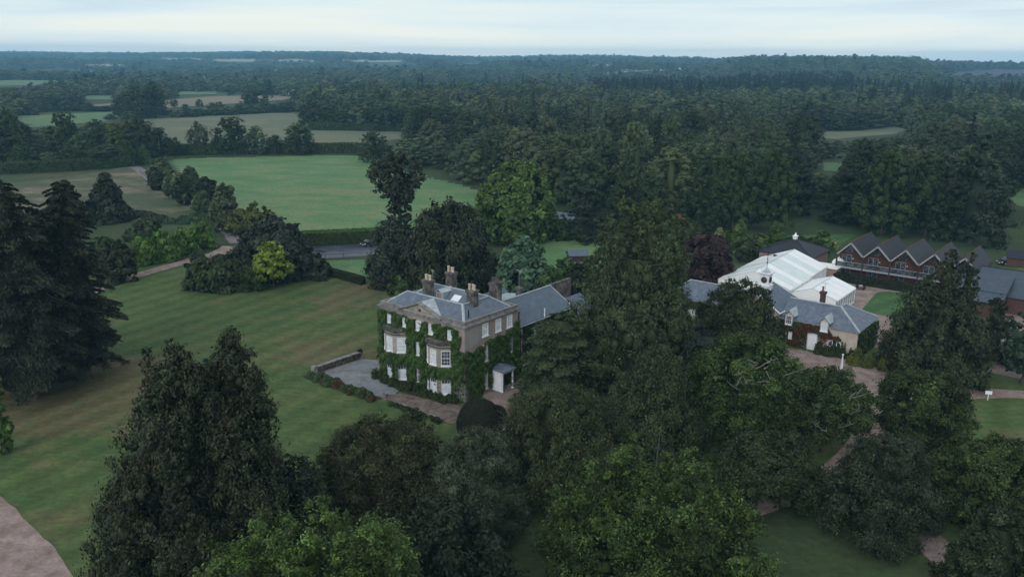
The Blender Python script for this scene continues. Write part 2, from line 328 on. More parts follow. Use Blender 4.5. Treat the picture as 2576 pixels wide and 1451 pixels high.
def inpoly(px, py, poly):
    px = np.asarray(px); py = np.asarray(py); r = np.zeros(px.shape, bool); n = len(poly); j = n - 1
    for i in range(n):
        xi, yi = poly[i][:2]; xj, yj = poly[j][:2]
        c = ((yi > py) != (yj > py)) & (px < (xj - xi) * (py - yi) / (yj - yi + 1e-12) + xi); r ^= c; j = i
    return r
def bl(u, v, r, a): p = G(u, v); return (p[0], p[1], r, a)
lawn_blobs = [bl(180, 945, 9, .38), bl(65, 1000, 12, .5), bl(330, 1000, 9, .1), bl(60, 1080, 10, .1), bl(480, 940, 9, .1), bl(900, 860, 9, .14), bl(760, 890, 7, .12), bl(930, 740, 12, .2), bl(960, 700, 10, .15),
              bl(830, 900, 6, .12), bl(250, 1330, 8, .16), bl(2050, 1345, 16, -.35), bl(2200, 1400, 14, -.3), bl(1900, 1250, 10, .25), bl(2300, 1180, 10, .2), bl(2480, 1060, 8, .08), bl(1500, 1300, 18, .1), bl(720, 790, 12, .06), bl(2380, 1350, 10, .1)]
gridsheet('lawn', -130, 150, 8, 182, 2.0, .02, M['lawn'], lawn_blobs)
# green pasture in the middle and the far fields
pasture = [(425, 402), (520, 398), (640, 395), (800, 392), (905, 393), (960, 410), (1010, 424), (1060, 440), (1140, 462), (1245, 490), (1235, 540), (1100, 575), (762, 590), (640, 570), (560, 520), (480, 460)]
pp = [G(*p) for p in pasture]
gridsheet('pasture', -150, 10, 190, 420, 3.0, .06, M['meadow'], [bl(900, 480, 30, .08), bl(640, 540, 25, .06)], lambda x, y: inpoly(x, y, pp))
FIELDS = [  # visible outlines of the farther fields on the measuring grid
 ('stubble_field', 'stubble', [(350, 301), (560, 292), (757, 281), (768, 310), (840, 326), (1010, 332), (1010, 350), (905, 366), (700, 366), (520, 366), (430, 360), (400, 330)]),
 ('field', 'greenfield', [(40, 292), (170, 287), (302, 281), (305, 296), (300, 302), (120, 318), (60, 322)]),
 ('harvested_field', 'brownfield', [(95, 281), (180, 270), (292, 261), (292, 266), (170, 277), (100, 285)]),
 ('harvested_field', 'brownfield', [(408, 254), (520, 245), (720, 238), (760, 240), (715, 253), (600, 262), (408, 275)]),
 ('field', 'greenfield', [(213, 242), (286, 242), (286, 252), (213, 253)]),
 ('field', 'greenfield', [(-40, 206), (60, 201), (156, 200), (156, 208), (90, 215), (-40, 219)]),
 ('field', 'greenfield', [(450, 231), (545, 231), (545, 239), (450, 240)]),
 ('clearing', 'stubble', [(1975, 331), (2130, 332), (2250, 319), (2290, 326), (2250, 338), (2100, 350), (1978, 344)]),
 ('clearing', 'greenfield', [(2072, 410), (2118, 410), (2118, 432), (2072, 430)]),
 ('field', 'meadow', [(2535, 478), (2640, 470), (2640, 530), (2560, 518), (2535, 500)]),
]
def drape(name, pts, mat, off=1.2, n=16, m=5):
    """a field laid over the rolling ground inside the outline pts"""
    us = np.linspace(min(p[0] for p in pts) + .5, max(p[0] for p in pts) - .5, n); Vv = []
    for u in us:
        c = [p[1] + (q[1] - p[1]) * (u - p[0]) / (q[0] - p[0]) for p, q in zip(pts, pts[1:] + pts[:1]) if (p[0] - u) * (q[0] - u) < 0]; vt, vb = min(c), max(c)
        for k in range(m): p = hit(u, vt + (vb - vt) * k / (m - 1)); Vv.append((p[0], p[1], float(terr(p[0], p[1])) + off))
    Qf = [(a * m + k, (a + 1) * m + k, (a + 1) * m + k + 1, a * m + k + 1) for a in range(n - 1) for k in range(m - 1)]
    me = mesh_np(name, Vv, Qf, mats=mat)
    if me.polygons[0].normal.z < 0: me.flip_normals()
    link(name, me)['kind'] = 'structure'
for nm, mt, pts in FIELDS:
    if min(p[1] for p in pts) < 262: drape(nm, pts, M[mt], .5)
    else: polyD(nm, pts, .12, M[mt])
FAR = [('palefield', [(214, 160), (312, 159), (312, 167), (214, 170)]), ('palefield', [(400, 146), (505, 146), (505, 152), (400, 152)]), ('palefield', [(535, 148), (645, 148), (640, 157), (535, 156)]),
       ('palefield', [(700, 149), (795, 150), (790, 157), (700, 156)]), ('palefield', [(858, 150), (1015, 151), (1010, 158), (930, 158), (858, 156)]), ('palefield', [(1460, 160), (1540, 160), (1540, 168), (1460, 169)]), ('greenfield', [(455, 196), (560, 194), (560, 200), (455, 202)]), ('stubble', [(620, 176), (720, 174), (720, 180), (620, 182)]), ('greenfield', [(95, 180), (180, 178), (180, 184), (95, 186)]), ('stubble', [(1130, 160), (1210, 160), (1210, 164), (1130, 165)]), ('greenfield', [(820, 205), (880, 203), (880, 209), (820, 211)]), ('greenfield', [(330, 176), (420, 175), (420, 181), (330, 182)]),
       ('palefield', [(1500, 181), (1620, 173), (1745, 172), (1745, 179), (1620, 181), (1510, 189)]), ('purplefield', [(2360, 182), (2450, 174), (2620, 170), (2620, 194), (2480, 195), (2380, 191)])]
for mt, pts in FAR: drape('hill_field', pts, M[mt])
# rough dry grass slope on the left, lanes and drives
polyD('dry_grass_bank', [(-60, 470), (150, 448), (320, 420), (345, 424), (372, 446), (420, 478), (470, 505), (480, 528), (420, 540), (330, 560), (210, 560), (-60, 560)], .05, M['tan'])
polyD('grass_bank', [(330, 560), (420, 538), (500, 530), (545, 545), (590, 590), (590, 612), (300, 668), (150, 690), (60, 640), (200, 575)], .07, M['rough'])
stripD('lane', [(318, 417), (345, 424), (378, 448), (430, 482), (478, 508), (530, 541), (570, 575), (600, 612)], 4.2, .10, M['lane'])
stripD('gravel_drive', [(600, 622), (545, 640), (470, 658), (380, 683), (285, 711), (200, 745), (100, 782), (-120, 850), (-500, 930)], [9, 4.6, 3.6, 3.6, 3.6, 3.6, 3.8, 4, 4], .06, M['gravel'])
stripD('gravel_drive', [(-500, 1080), (-180, 1250), (-60, 1360), (30, 1480), (130, 1700)], [9, 9, 9, 9, 9], .06, M['gravel'])
polyD('gravel_forecourt', [(1205, 992), (1245, 972), (1330, 945), (1430, 905), (1700, 865), (1975, 874), (2060, 890), (2130, 903), (2200, 922), (2290, 947), (2380, 966), (2450, 975), (2600, 985), (2800, 990), (2800, 1015), (2540, 1001), (2450, 1004), (2330, 1018), (2235, 1000), (2180, 1012), (2150, 960), (2066, 936), (2003, 917), (1950, 925), (1700, 930), (1520, 985), (1440, 1060), (1350, 1130), (1280, 1106), (1226, 1082), (1262, 1045), (1236, 1010)], .05, M['gravel'])
stripD('gravel_drive', [(2200, 985), (2190, 1040), (2184, 1110), (2120, 1180), (2040, 1222), (1900, 1262), (1700, 1330)], [6, 4.2, 4.0, 4.2, 4.5, 4.5, 4.5], .065, M['gravel'])
stripD('gravel_path', [(2070, 1205), (2190, 1260), (2310, 1340), (2400, 1430), (2480, 1540)], [3, 3.2, 3.4, 3.4, 3.4], .075, M['gravel'])
polyD('painted_shade', [(1235, 1120), (1500, 1100), (1760, 1150), (1900, 1225), (2050, 1250), (2200, 1300), (2330, 1400), (2440, 1560), (2300, 1900), (1100, 1900), (1150, 1300)], .04, M['rough'])  # darker grass sheet, tree shade painted into the ground colour
S_ = .991; K = np.array([53.1, 122.9]) * S_; uD = np.array([.783, -.6225]); vD = np.array([.6225, .783])
def SK(u, v): return K + uD * u + vD * v
polyW('gravel_yard', [SK(-34, 7.5), SK(2, 7.5), SK(34, 6), SK(40, 40), SK(-6, 52), SK(-34, 52)], .055, M['gravel'])
polyW('yard_lawn', [np.array(p) * S_ for p in ((64.4, 149.0), (72.2, 161.2), (73.8, 162.4), (78.1, 161.8), (92, 151), (84, 139), (69.3, 144.0))], .075, M['lawn2'])
polyD('garden_lawn', [(1275, 600), (1395, 590), (1560, 620), (1500, 690), (1400, 700), (1250, 670)], .045, M['meadow'])
polyD('garden_lawn', [(1700, 606), (1800, 596), (2150, 590), (2100, 630), (1700, 625)], .045, M['lawn2'])
polyD('garden_lawn', [(822, 656), (915, 653), (985, 690), (930, 712), (825, 684)], .045, M['meadow'])
polyD('car_park', [(742, 619), (870, 609), (960, 605), (960, 640), (905, 645), (790, 652), (742, 640)], .05, M['asphalt'])
for a in ([(788, 630.5), (800, 629.5), (818, 632), (832, 632.5), (820, 634.5), (812, 637), (803, 633.5)], [(846, 630.8), (862, 630.2), (864, 632), (850, 632.5)]): polyD('puddle', a, .054, M['puddle'])
# ---------------------------------------------------------------- building helpers
def window(root, P, d, n, a, z, wd, ht, cols=3, rows=4, glass='blind', arch=0, dark_top=0, name='window', sill=True):
    """sash window: frame with bars (part), pane and sill (sub-parts)"""
    fr = MB(); t_ = .085
    fr.fbox(P, d, n, a - wd / 2, a - wd / 2 + t_, z, z + ht, .0, .09); fr.fbox(P, d, n, a + wd / 2 - t_, a + wd / 2, z, z + ht, .0, .09)
    fr.fbox(P, d, n, a - wd / 2 + t_, a + wd / 2 - t_, z + ht - t_, z + ht, .0, .09); fr.fbox(P, d, n, a - wd / 2 + t_, a + wd / 2 - t_, z, z + t_ * 1.3, .0, .09)
    fr.fbox(P, d, n, a - wd / 2 + t_, a + wd / 2 - t_, z + ht / 2 - .035, z + ht / 2 + .035, .0, .075)
    for k in range(1, cols): x = a - wd / 2 + wd * k / cols; fr.fbox(P, d, n, x - .016, x + .016, z + t_, z + ht - t_, .012, .05)
    for k in range(1, rows):
        if abs(k / rows - .5) > .01: zz = z + ht * k / rows; fr.fbox(P, d, n, a - wd / 2 + t_, a + wd / 2 - t_, zz - .016, zz + .016, .012, .046)
    f = fr.obj(name, M['white'], root)
    pn = MB(); zt = z + ht - t_; zs = zt - dark_top * ht
    q = lambda aa, zz, o: (P[0] + d[0] * aa + n[0] * o, P[1] + d[1] * aa + n[1] * o, zz)
    def quad(z0, z1, mi): pn.poly([q(a - wd / 2 + .04, z0, .02), q(a + wd / 2 - .04, z0, .02), q(a + wd / 2 - .04, z1, .02), q(a - wd / 2 + .04, z1, .02)], mi)
    quad(z + .04, zs, 0)
    if dark_top: quad(zs, zt, 1)
    pn.obj('pane', [M[glass], M['glass']], f)
    if sill: MB().fbox(P, d, n, a - wd / 2 - .1, a + wd / 2 + .1, z - .13, z - .003, .0, .17).obj('sill', M['white'] if glass != 'none' else M['stone'], f)
    return f
def chimney(root, x, y, z0, z1, sx, sy, pots, mat='stonedark', ph=.75, potmat='pot', parent=None):
    b = MB(); b.box(x - sx / 2, x + sx / 2, y - sy / 2, y + sy / 2, z0, z1 - .42)
    b.box(x - sx / 2 - .07, x + sx / 2 + .07, y - sy / 2 - .07, y + sy / 2 + .07, z1 - .42, z1 - .28); b.box(x - sx / 2 - .13, x + sx / 2 + .13, y - sy / 2 - .13, y + sy / 2 + .13, z1 - .28, z1)
    b.box(x - sx / 2 - .09, x + sx / 2 + .09, y - sy / 2 - .09, y + sy / 2 + .09, z0, z0 + .35)
    c = b.obj('chimney', M[mat], parent or root)
    for k in range(pots):
        py = y + (k - (pots - 1) / 2) * (sy / max(pots, 1)) if sy >= sx else y + (.12 if k % 2 else -.12); px = x + (.1 if k % 2 else -.1) if sy >= sx else x + (k - (pots - 1) / 2) * (sx / pots)
        h = ph * random.uniform(.85, 1.15)
        MB().lathe(px, py, [(.17, z1), (.15, z1 + h * .75), (.19, z1 + h * .82), (.19, z1 + h), (.13, z1 + h), (.12, z1 + h * .7)], 8).obj('chimney_pot', M[potmat], c)
    return c
def ridge(mb, pts, r=.12):
    for p, q in zip(pts[:-1], pts[1:]): mb.cyl(p, q, r, k=6)
def slab(mb, pts, th=.12, mi=0):
    """roof slope with thickness"""
    p = [Vector(q) for q in pts]; n = (p[1] - p[0]).cross(p[2] - p[1]).normalized()
    if n.z < 0: p = p[::-1]; n = -n
    lo = [q - n * th for q in p]; mb.poly(p, mi); mb.poly(lo[::-1], mi)
    for k in range(len(p)): j = (k + 1) % len(p); mb.poly([lo[k], lo[j], p[j], p[k]], mi)
def aerial(parent, x, y, z0, z1, yaw=.5, ln=1.5):
    b = MB(); b.cyl((x, y, z0), (x, y, z1), .035, k=6); c, s = math.cos(yaw), math.sin(yaw); zt = z1 - .05
    b.cyl((x - c * ln / 2, y - s * ln / 2, zt), (x + c * ln / 2, y + s * ln / 2, zt), .03, k=6)
    for k in range(7): t = -ln / 2 + ln * k / 6; b.cyl((x + c * t - s * .22, y + s * t + c * .22, zt), (x + c * t + s * .22, y + s * t - c * .22, zt), .013, k=4)
    return b.obj('tv_aerial', M['metal'], parent)
# ---------------------------------------------------------------- the country house
HA = R_(51.08); A = np.array([-6.15, 104.0])
house = empty('country_house', (A[0], A[1], 0), HA, 'three-storey stone country house with slate roof, tall chimneys and creeper-covered walls', 'country house')
def HW(x, y): return A + np.array([math.cos(HA), math.sin(HA)]) * x + np.array([-math.sin(HA), math.cos(HA)]) * y
FR = ((0, 0), (0, 1), (-1, 0)); SI = ((0, 0), (1, 0), (0, -1))
W_, D_ = 16.0, 11.05
MB().box(0, D_, 0, W_, 0, 10.28).obj('wall', [M['stonepink']], house)
q = MB(); q.fbox(*SI, .0, .62, 7.2, 10.27, .0, .03); q.fbox(*SI, 1.0, 2.75, 7.5, 10.0, .0, .035); q.obj('wall_panel', M['stonegrey'], house)
q = MB(); q.fbox(*SI, .0, 3.4, 0, 2.9, .0, .04); q.fbox(*FR, .0, 2.0, 0, 2.9, .0, .04); q.obj('plinth', M['stonegrey'], house)
BAYS = (4.45, 12.85)
def bay_pts(yc, gr=0.): return [(0, yc - 2.35 - gr), (-1.25 - gr, yc - .95 - gr * .4), (-1.25 - gr, yc + .95 + gr * .4), (0, yc + 2.35 + gr)][::-1]
for yc in BAYS:
    b = MB(); b.prism(bay_pts(yc), 0, 7.45); bay = b.obj('bay', M['stone'], house)
    b = MB(); b.prism(bay_pts(yc, .10), 7.05, 7.2); b.prism(bay_pts(yc, .18), 7.452, 7.6); b.prism(bay_pts(yc, .36), 7.603, 7.78); b.prism(bay_pts(yc, .22), 7.783, 7.9); b.obj('cornice', M['stonedark'], bay)
    pl = [(-1.25, yc - .95), (0, yc - 2.35), (-1.25, yc + .95), (0, yc + 2.35)]
    n1 = Vector((-1.4, -1.25)).normalized(); d1 = Vector((1.25, -1.4)).normalized(); n2 = Vector((-1.4, 1.25)).normalized(); d2 = Vector((-1.25, -1.4)).normalized()
    rt = yc < 6
    for (P_, dd, nn, a, wd) in (((-1.25, yc - .95), d1, n1, .94, 1.22), ((-1.25, yc), (0, 1), (-1, 0), 0, 1.15), ((0, yc + 2.35), d2, n2, .94, 1.22)):
        window(house, P_, dd, nn, a, 4.62, wd, 2.1, 3, 4, 'glass' if rt and a > .5 and P_[1] < 4 else 'blind', dark_top=.0)
        window(house, P_, dd, nn, a, .62, wd, 2.5, 3, 5, 'blind', dark_top=.36)
for s in (14.0, 10.95, 8.35, 5.95, 2.45): window(house, *FR, s, 8.2, .98, 1.4, 2, 3, 'blind')
window(house, *FR, 8.4, 4.65, .85, 1.95, 3, 4, 'blind')
for s in (8.4,): window(house, *FR, s, .7, .85, 2.2, 3, 4, 'glass')
for s in (4.15, 6.85, 9.25): window(house, *SI, s, 8.2, 1.12, 1.75, 2, 2, 'blind')
window(house, *SI, 4.15, 4.6, .95, 2.4, 3, 4, 'blind'); window(house, *SI, 9.4, 4.5, .95, 2.4, 3, 4, 'glass'); window(house, *SI, 4.1, .65, .95, 2.6, 3, 4, 'blind', dark_top=.3)
# cornice and parapet
b = MB()
for g, z0, z1 in ((.12, 10.2, 10.3), (.34, 10.303, 10.47), (.22, 10.473, 10.56)):
    pts = [(-g, -g), (D_ + g, -g), (D_ + g, W_ + g), (-g, W_ + g)]; b.prism(pts, z0, z1)
b.obj('cornice', M['coping'], house)
b = MB(); th = .32
b.box(.0, th, .0, W_, 10.56, 10.93); b.box(th, D_, .0, th, 10.56, 10.93); b.box(D_ - th, D_, th, W_, 10.56, 10.93); b.box(th, D_ - th, W_ - th, W_, 10.56, 10.93)
b.box(-.05, th + .04, -.05, W_ + .05, 10.932, 11.02); b.box(th + .04, D_ + .05, -.05, th + .04, 10.932, 11.02); b.box(D_ - th - .04, D_ + .05, th + .04, W_ + .05, 10.932, 11.02); b.box(th + .04, D_ - th - .04, W_ - th - .04, W_ + .05, 10.932, 11.02)
b.obj('parapet', M['coping'], house)
z0, z1 = 10.72, 12.35
b = MB(); b.poly([(th, th, 10.64), (D_ - th, th, 10.64), (D_ - th, W_ - th, 10.64), (th, W_ - th, 10.64)]); b.obj('lead_gutter', M['lead'], house)
b = MB()
P4 = lambda *a: b.poly(list(a))
P4((.5, 15.5, z0), (.5, .5, z0), (2.75, 2.75, z1), (2.75, 13.25, z1)); P4((.5, 15.5, z0), (2.75, 13.25, z1), (5.05, 15.5, z0)); P4((5.05, 5.05, z0), (5.05, 15.5, z0), (2.75, 13.25, z1), (2.75, 2.75, z1))
P4((.5, .5, z0), (10.4, .5, z0), (8.1, 2.75, z1), (2.75, 2.75, z1)); P4((5.8, 5.05, z0), (5.05, 5.05, z0), (2.75, 2.75, z1), (8.1, 2.75, z1))
P4((10.4, .5, z0), (10.4, 15.5, z0), (8.1, 13.25, z1), (8.1, 2.75, z1)); P4((10.4, 15.5, z0), (5.8, 15.5, z0), (8.1, 13.25, z1)); P4((5.8, 15.5, z0), (5.8, 5.05, z0), (8.1, 2.75, z1), (8.1, 13.25, z1))
roof = b.obj('roof', M['slate'], house)
b = MB(); ridge(b, [(.5, 15.5, z0), (2.75, 13.25, z1), (2.75, 2.75, z1)], .11); ridge(b, [(5.05, 15.5, z0), (2.75, 13.25, z1)], .09); ridge(b, [(.5, .5, z0), (2.75, 2.75, z1)], .22); ridge(b, [(2.75, 2.75, z1), (8.1, 2.75, z1), (10.4, .5, z0)], .11)
ridge(b, [(8.1, 2.75, z1), (8.1, 13.25, z1), (5.8, 15.5, z0)], .11); ridge(b, [(8.1, 13.25, z1), (10.4, 15.5, z0)], .09); b.box(.34, .62, .5, 15.5, 10.66, 10.76); b.box(.62, 10.4, .34, .62, 10.66, 10.76)
b.obj('lead_ridge', M['lead'], roof)
# pediment over the middle of the front
yc = 8.05; b = MB()
b.poly([(-.03, yc + 3.6, 10.57), (-.03, yc - 3.6, 10.57), (-.03, yc, 12.02)]); b.poly([(.25, yc - 3.6, 10.57), (.25, yc + 3.6, 10.57), (.25, yc, 12.02)])
b.cyl((-.05, yc, 11.15), (-.09, yc, 11.15), .2, k=12, mi=1)
ped = b.obj('pediment', [M['stone'], M['black']], house)
b = MB()
for s in (-1, 1): slab(b, [(-.36, yc, 12.28), (.3, yc, 12.28), (.3, yc + s * 4.05, 10.78), (-.36, yc + s * 4.05, 10.78)], .2)
b.obj('raking_cornice', M['coping'], ped)
b = MB()
for s in (-1, 1):
    slab(b, [(.3, yc, 12.2), (2.7, yc, 12.3), (.55, yc + s * 3.6, 10.83), (.3, yc + s * 3.7, 10.86)], .06)
    for k in range(1, 6): t = k / 6; b.cyl((.32 + .0 * t, yc + s * 3.6 * t, 12.22 - 1.36 * t), (2.65 - 2.1 * t, yc + s * 3.55 * t, 12.31 - 1.4 * t), .035, k=5)
b.obj('lead_roof', M['lead'], ped)
for (x, y, zb_, zt, sx, sy, np_) in ((5.1, 11.45, 10.65, 13.85, .95, 1.35, 4), (9.5, 11.1, 11.0, 14.2, 1.05, 1.3, 3), (4.55, 2.6, 11.0, 14.05, .95, 1.3, 3), (9.6, 2.4, 10.7, 14.2, .8, .85, 2), (11.4, 4.7, 7.0, 13.3, .9, .9, 2)):
    chimney(house, x, y, zb_, zt, sx, sy, np_, potmat='pot' if x < 9.55 else 'stonedark')
aerial(house, 7.2, 12.6, 11.5, 14.6, .9, 1.3)
# dormer and rooflight on the inner slope of the rear range
b = MB(); b.box(5.95, 7.9, 9.55, 10.75, 11.0, 12.05); dm = b.obj('dormer', M['lead'], house)
b = MB(); slab(b, [(5.75, 10.15, 12.5), (8.4, 10.15, 12.5), (8.4, 9.4, 12.08), (5.75, 9.4, 12.08)], .08); slab(b, [(5.75, 10.15, 12.5), (8.4, 10.15, 12.5), (8.4, 10.9, 12.08), (5.75, 10.9, 12.08)], .08); b.obj('dormer_roof', M['lead'], dm)
q = MB(); q.fbox((5.95, 0), (0, 1), (-1, 0), 9.75, 10.55, 11.25, 11.95, .0, .04); q.obj('dormer_window', M['brickpale'], dm)
b = MB(); slab(b, [(5.5 + .75, 6.9, 11.16), (5.5 + .75, 8.3, 11.16), (7.15, 8.3, 11.82), (7.15, 6.9, 11.82)], .16); b.obj('rooflight', M['white'], house)
MB().cyl((1.9, .95, 11.0), (1.9, .95, 12.15), .09).obj('vent_pipe', M['black'], house)
# rear wings
MB().box(D_ + .003, 24, .35, 8.0, 0, 7.75).obj('wing_wall', M['brickpale'], house)
b = MB(); slab(b, [(D_ + .01, -.1, 7.75), (24.3, -.1, 7.75), (24.3, 4.15, 10.35), (D_ + .01, 4.15, 10.35)], .15); slab(b, [(D_ + .01, 8.5, 7.75), (24.3, 8.5, 7.75), (24.3, 4.15, 10.35), (D_ + .01, 4.15, 10.35)], .15)
b.poly([(24.0, .35, 7.7), (24.0, 8, 7.7), (24.0, 4.15, 10.2)]); wr = b.obj('wing_roof', M['slateblue'], house)
b = MB(); ridge(b, [(D_, 4.15, 10.36), (24.3, 4.15, 10.36)], .12); ridge(b, [(24.28, 4.15, 10.36), (24.28, -.1, 7.8)], .07); b.cyl((D_, -.16, 7.62), (24.3, -.16, 7.62), .08, k=6); b.obj('lead_ridge', M['lead'], wr)
MB().cyl((12.5, .9, 8.2), (12.5, .9, 9.5), .09).obj('vent_pipe', M['black'], house); MB().cyl((17.2, -.15, 7.8), (17.2, -.15, 9.1), .09).obj('vent_pipe', M['white'], house)
b = MB(); b.cyl((12.3, .2, 3.8), (12.3, .2, 7.5), .06); b.cyl((12.3, .2, 7.4), (12.3, -.1, 7.6), .06); b.obj('downpipe', M['white'], house)
b = MB(); b.cyl((17.4, .2, 5.6), (17.4, .2, 7.5), .06); b.obj('downpipe', M['white'], house)
MB().box(D_ + .003, 21, 8.003, 13, 0, 7.4).obj('wing_wall', M['stonegrey'], house)
b = MB(); slab(b, [(D_ + .01, 8.55, 7.9), (21, 8.55, 7.9), (21, 10.6, 9.6), (D_ + .01, 10.6, 9.6)], .12); slab(b, [(D_ + .01, 13.2, 7.4), (21, 13.2, 7.4), (21, 10.6, 9.6), (D_ + .01, 10.6, 9.6)], .12); b.poly([(21, 8.6, 7.9), (21, 13, 7.4), (21, 10.6, 9.5)]); b.obj('wing_roof', M['slateblue'], house)
b = MB(); slab(b, [(D_ + .02, 5.2, 9.85), (19.5, 5.2, 9.85), (19.5, 9.2, 9.15), (D_ + .02, 9.2, 9.15)], .08)
for k in range(11): b.cyl((D_ + .5 + k * .8, 5.2, 9.87), (D_ + .5 + k * .8, 9.2, 9.17), .05, k=5)
b.obj('lead_roof', M['lead'], house)
c6 = chimney(house, 18.4, 5.6, 8.2, 10.9, .75, .75, 0); aerial(house, 18.4, 5.6, 10.9, 13.6, 1.2, 1.5)
MB().box(24.003, 33, 1.4, 8, 0, 5.4).obj('annex_wall', M['brickpale'], house)
b = MB(); slab(b, [(24.02, 1.0, 5.4), (33.3, 1.0, 5.4), (33.3, 4.7, 7.2), (24.02, 4.7, 7.2)], .12); slab(b, [(24.02, 8.3, 5.4), (33.3, 8.3, 5.4), (33.3, 4.7, 7.2), (24.02, 4.7, 7.2)], .12); b.poly([(33, 1.4, 5.35), (33, 8, 5.35), (33, 4.7, 7.1)]); b.obj('annex_roof', M['slateblue'], house)
b = MB(); b.box(24.1, 29, 8.3, 8.7, 0, 7.9); b.box(24.05, 29.05, 8.22, 8.78, 7.9, 8.05); b.box(29.05, 36, 8.4, 8.7, 0, 8.4); b.box(29.05, 36, 8.33, 8.77, 8.4, 8.55); b.obj('screen_wall', M['stonedark'], house)
window(house, (0, .35), (1, 0), (0, -1), 13.3, 1.45, 1.7, 1.6, 3, 3, 'blind'); window(house, (0, .35), (1, 0), (0, -1), 20.5, 5.4, 1.0, 1.5, 3, 3, 'blind'); window(house, (0, .35), (1, 0), (0, -1), 15.2, 5.6, .9, 1.3, 3, 3, 'blind')
# entrance porch
px0, px1 = 5.55, 7.75
po = MB(); po.box(px0 - .2, px1 + .2, -2.1, 0, .0, .13)
po = po.obj('porch_step', M['coping'], house)
for x in (px0, px1):
    for y in (-1.85, -.14): MB().lathe(x, y, [(.17, .135), (.17, .25), (.135, .3), (.12, 2.55), (.17, 2.62), (.17, 2.75)], 10).obj('porch_column', M['white'], house)
b = MB(); b.box(px0 - .2, px1 + .2, -2.05, 0, 2.75, 3.0); b.box(px0 - .3, px1 + .3, -2.15, 0, 3.0, 3.08); b.box(px0 - .06, px0 + .0, -1.7, -.1, .13, 2.74); ent = b.obj('porch_beam', M['white'], house)
b = MB(); slab(b, [(px0 - .42, -2.3, 3.1), (px0 - .42, 0, 3.3), ((px0 + px1) / 2, 0, 3.8), ((px0 + px1) / 2, -1.4, 3.6)], .07); slab(b, [(px1 + .42, -2.3, 3.1), (px1 + .42, 0, 3.3), ((px0 + px1) / 2, 0, 3.8), ((px0 + px1) / 2, -1.4, 3.6)], .07); b.poly([(px0 - .42, -2.3, 3.12), (px1 + .42, -2.3, 3.12), ((px0 + px1) / 2, -1.4, 3.62)]); b.obj('porch_roof', M['slate'], house)
b = MB(); b.fbox(*SI, 6.1, 7.2, .14, 2.35, .0, .07); b.fbox(*SI, 6.2, 7.1, .3, 1.1, .07, .09); b.fbox(*SI, 6.2, 7.1, 1.25, 2.2, .07, .09); dr = b.obj('front_door', M['white'], house); MB().fbox(*SI, 7.0, 7.06, 1.1, 1.2, .09, .14).obj('handle', M['black'], dr)
MB().fbox(*SI, 5.95, 7.35, 2.37, 2.7, .0, .05).obj('fanlight', M['glass'], house)
# terrace
def hp(pts): return [HW(*p) for p in pts]
polyW('paved_terrace', hp([(-6.0, 23.3), (2.2, 23.1), (4.2, 19.5), (4.5, 16.2), (0, 16.1), (-2.2, 13), (-3.0, 9.5), (-4.2, 9.0), (-6.2, 10.5)]), .07, M['paving'])
polyW('terrace_path', hp([(-6.2, 10.5), (-4.2, 9.0), (-3.4, 8.4), (-2.6, 4.5), (-1.6, 0.5), (-1.5, -3.5), (-6.3, -3.5)]), .072, M['brickpave'])
polyW('flower_bed', hp([(-3.0, 9.5), (-2.2, 13), (-.02, 16), (-.02, .1), (-1.6, .4), (-2.6, 4.5)]), .085, M['soil'])
polyW('flower_bed', hp([(-6.35, 23.6), (-6.2, 9.4), (-8.0, 9.4), (-8.3, 22.8), (-8.0, 24.2)]), .085, M['soil'])
wl = empty('garden_wall', (*HW(0, 0), 0), HA, 'low rubble stone garden wall with flat coping beside the paved terrace', 'wall')
MB().box(-6.2, 2.3, 23.35, 23.85, 0, .95).obj('stonework', M['rubble'], wl); b = MB(); b.box(-6.3, 2.4, 23.25, 23.95, .95, 1.06); b.box(-6.5, -5.9, 23.2, 24.0, 0, 1.2); b.obj('coping', M['coping'], wl)
b = MB(); b.box(-6.45, -6.05, 18.9, 23.2, 0, .5); kb = b.obj('low_edging_wall', M['coping'], None); kb.location = (*HW(0, 0), 0); kb.rotation_euler = (0, 0, HA); tag(kb, 'low grey stone edging wall at the outer corner of the terrace', 'wall')
for k, (y0, y1, lb) in enumerate(((4.1, 6.1, 'short grey stone edging slab nearer the stone planter'), (-1.9, 2.4, 'long grey stone edging slab running towards the clipped yew'))):
    b = MB(); b.box(-6.45, -6.05, y0, y1, 0, .28); kb = b.obj('edging_slab', M['coping'], None); kb.location = (*HW(0, 0), 0); kb.rotation_euler = (0, 0, HA); tag(kb, lb, 'edging slab', 'stone edging slabs along the terrace path')
def planter(loc, label, group=None, s=1.0):
    r = empty('stone_planter', (loc[0], loc[1], 0), HA + .1, label, 'planter', group)
    b = MB(); b.box(-.3 * s, .3 * s, -.3 * s, .3 * s, 0, .2 * s); b.lathe(0, 0, [(.16 * s, .2 * s), (.14 * s, .4 * s), (.3 * s, .55 * s), (.36 * s, .85 * s), (.42 * s, .9 * s), (.42 * s, .97 * s), (.3 * s, .9 * s), (0, .86 * s)], 10); b.obj('urn', M['coping'], r); return r
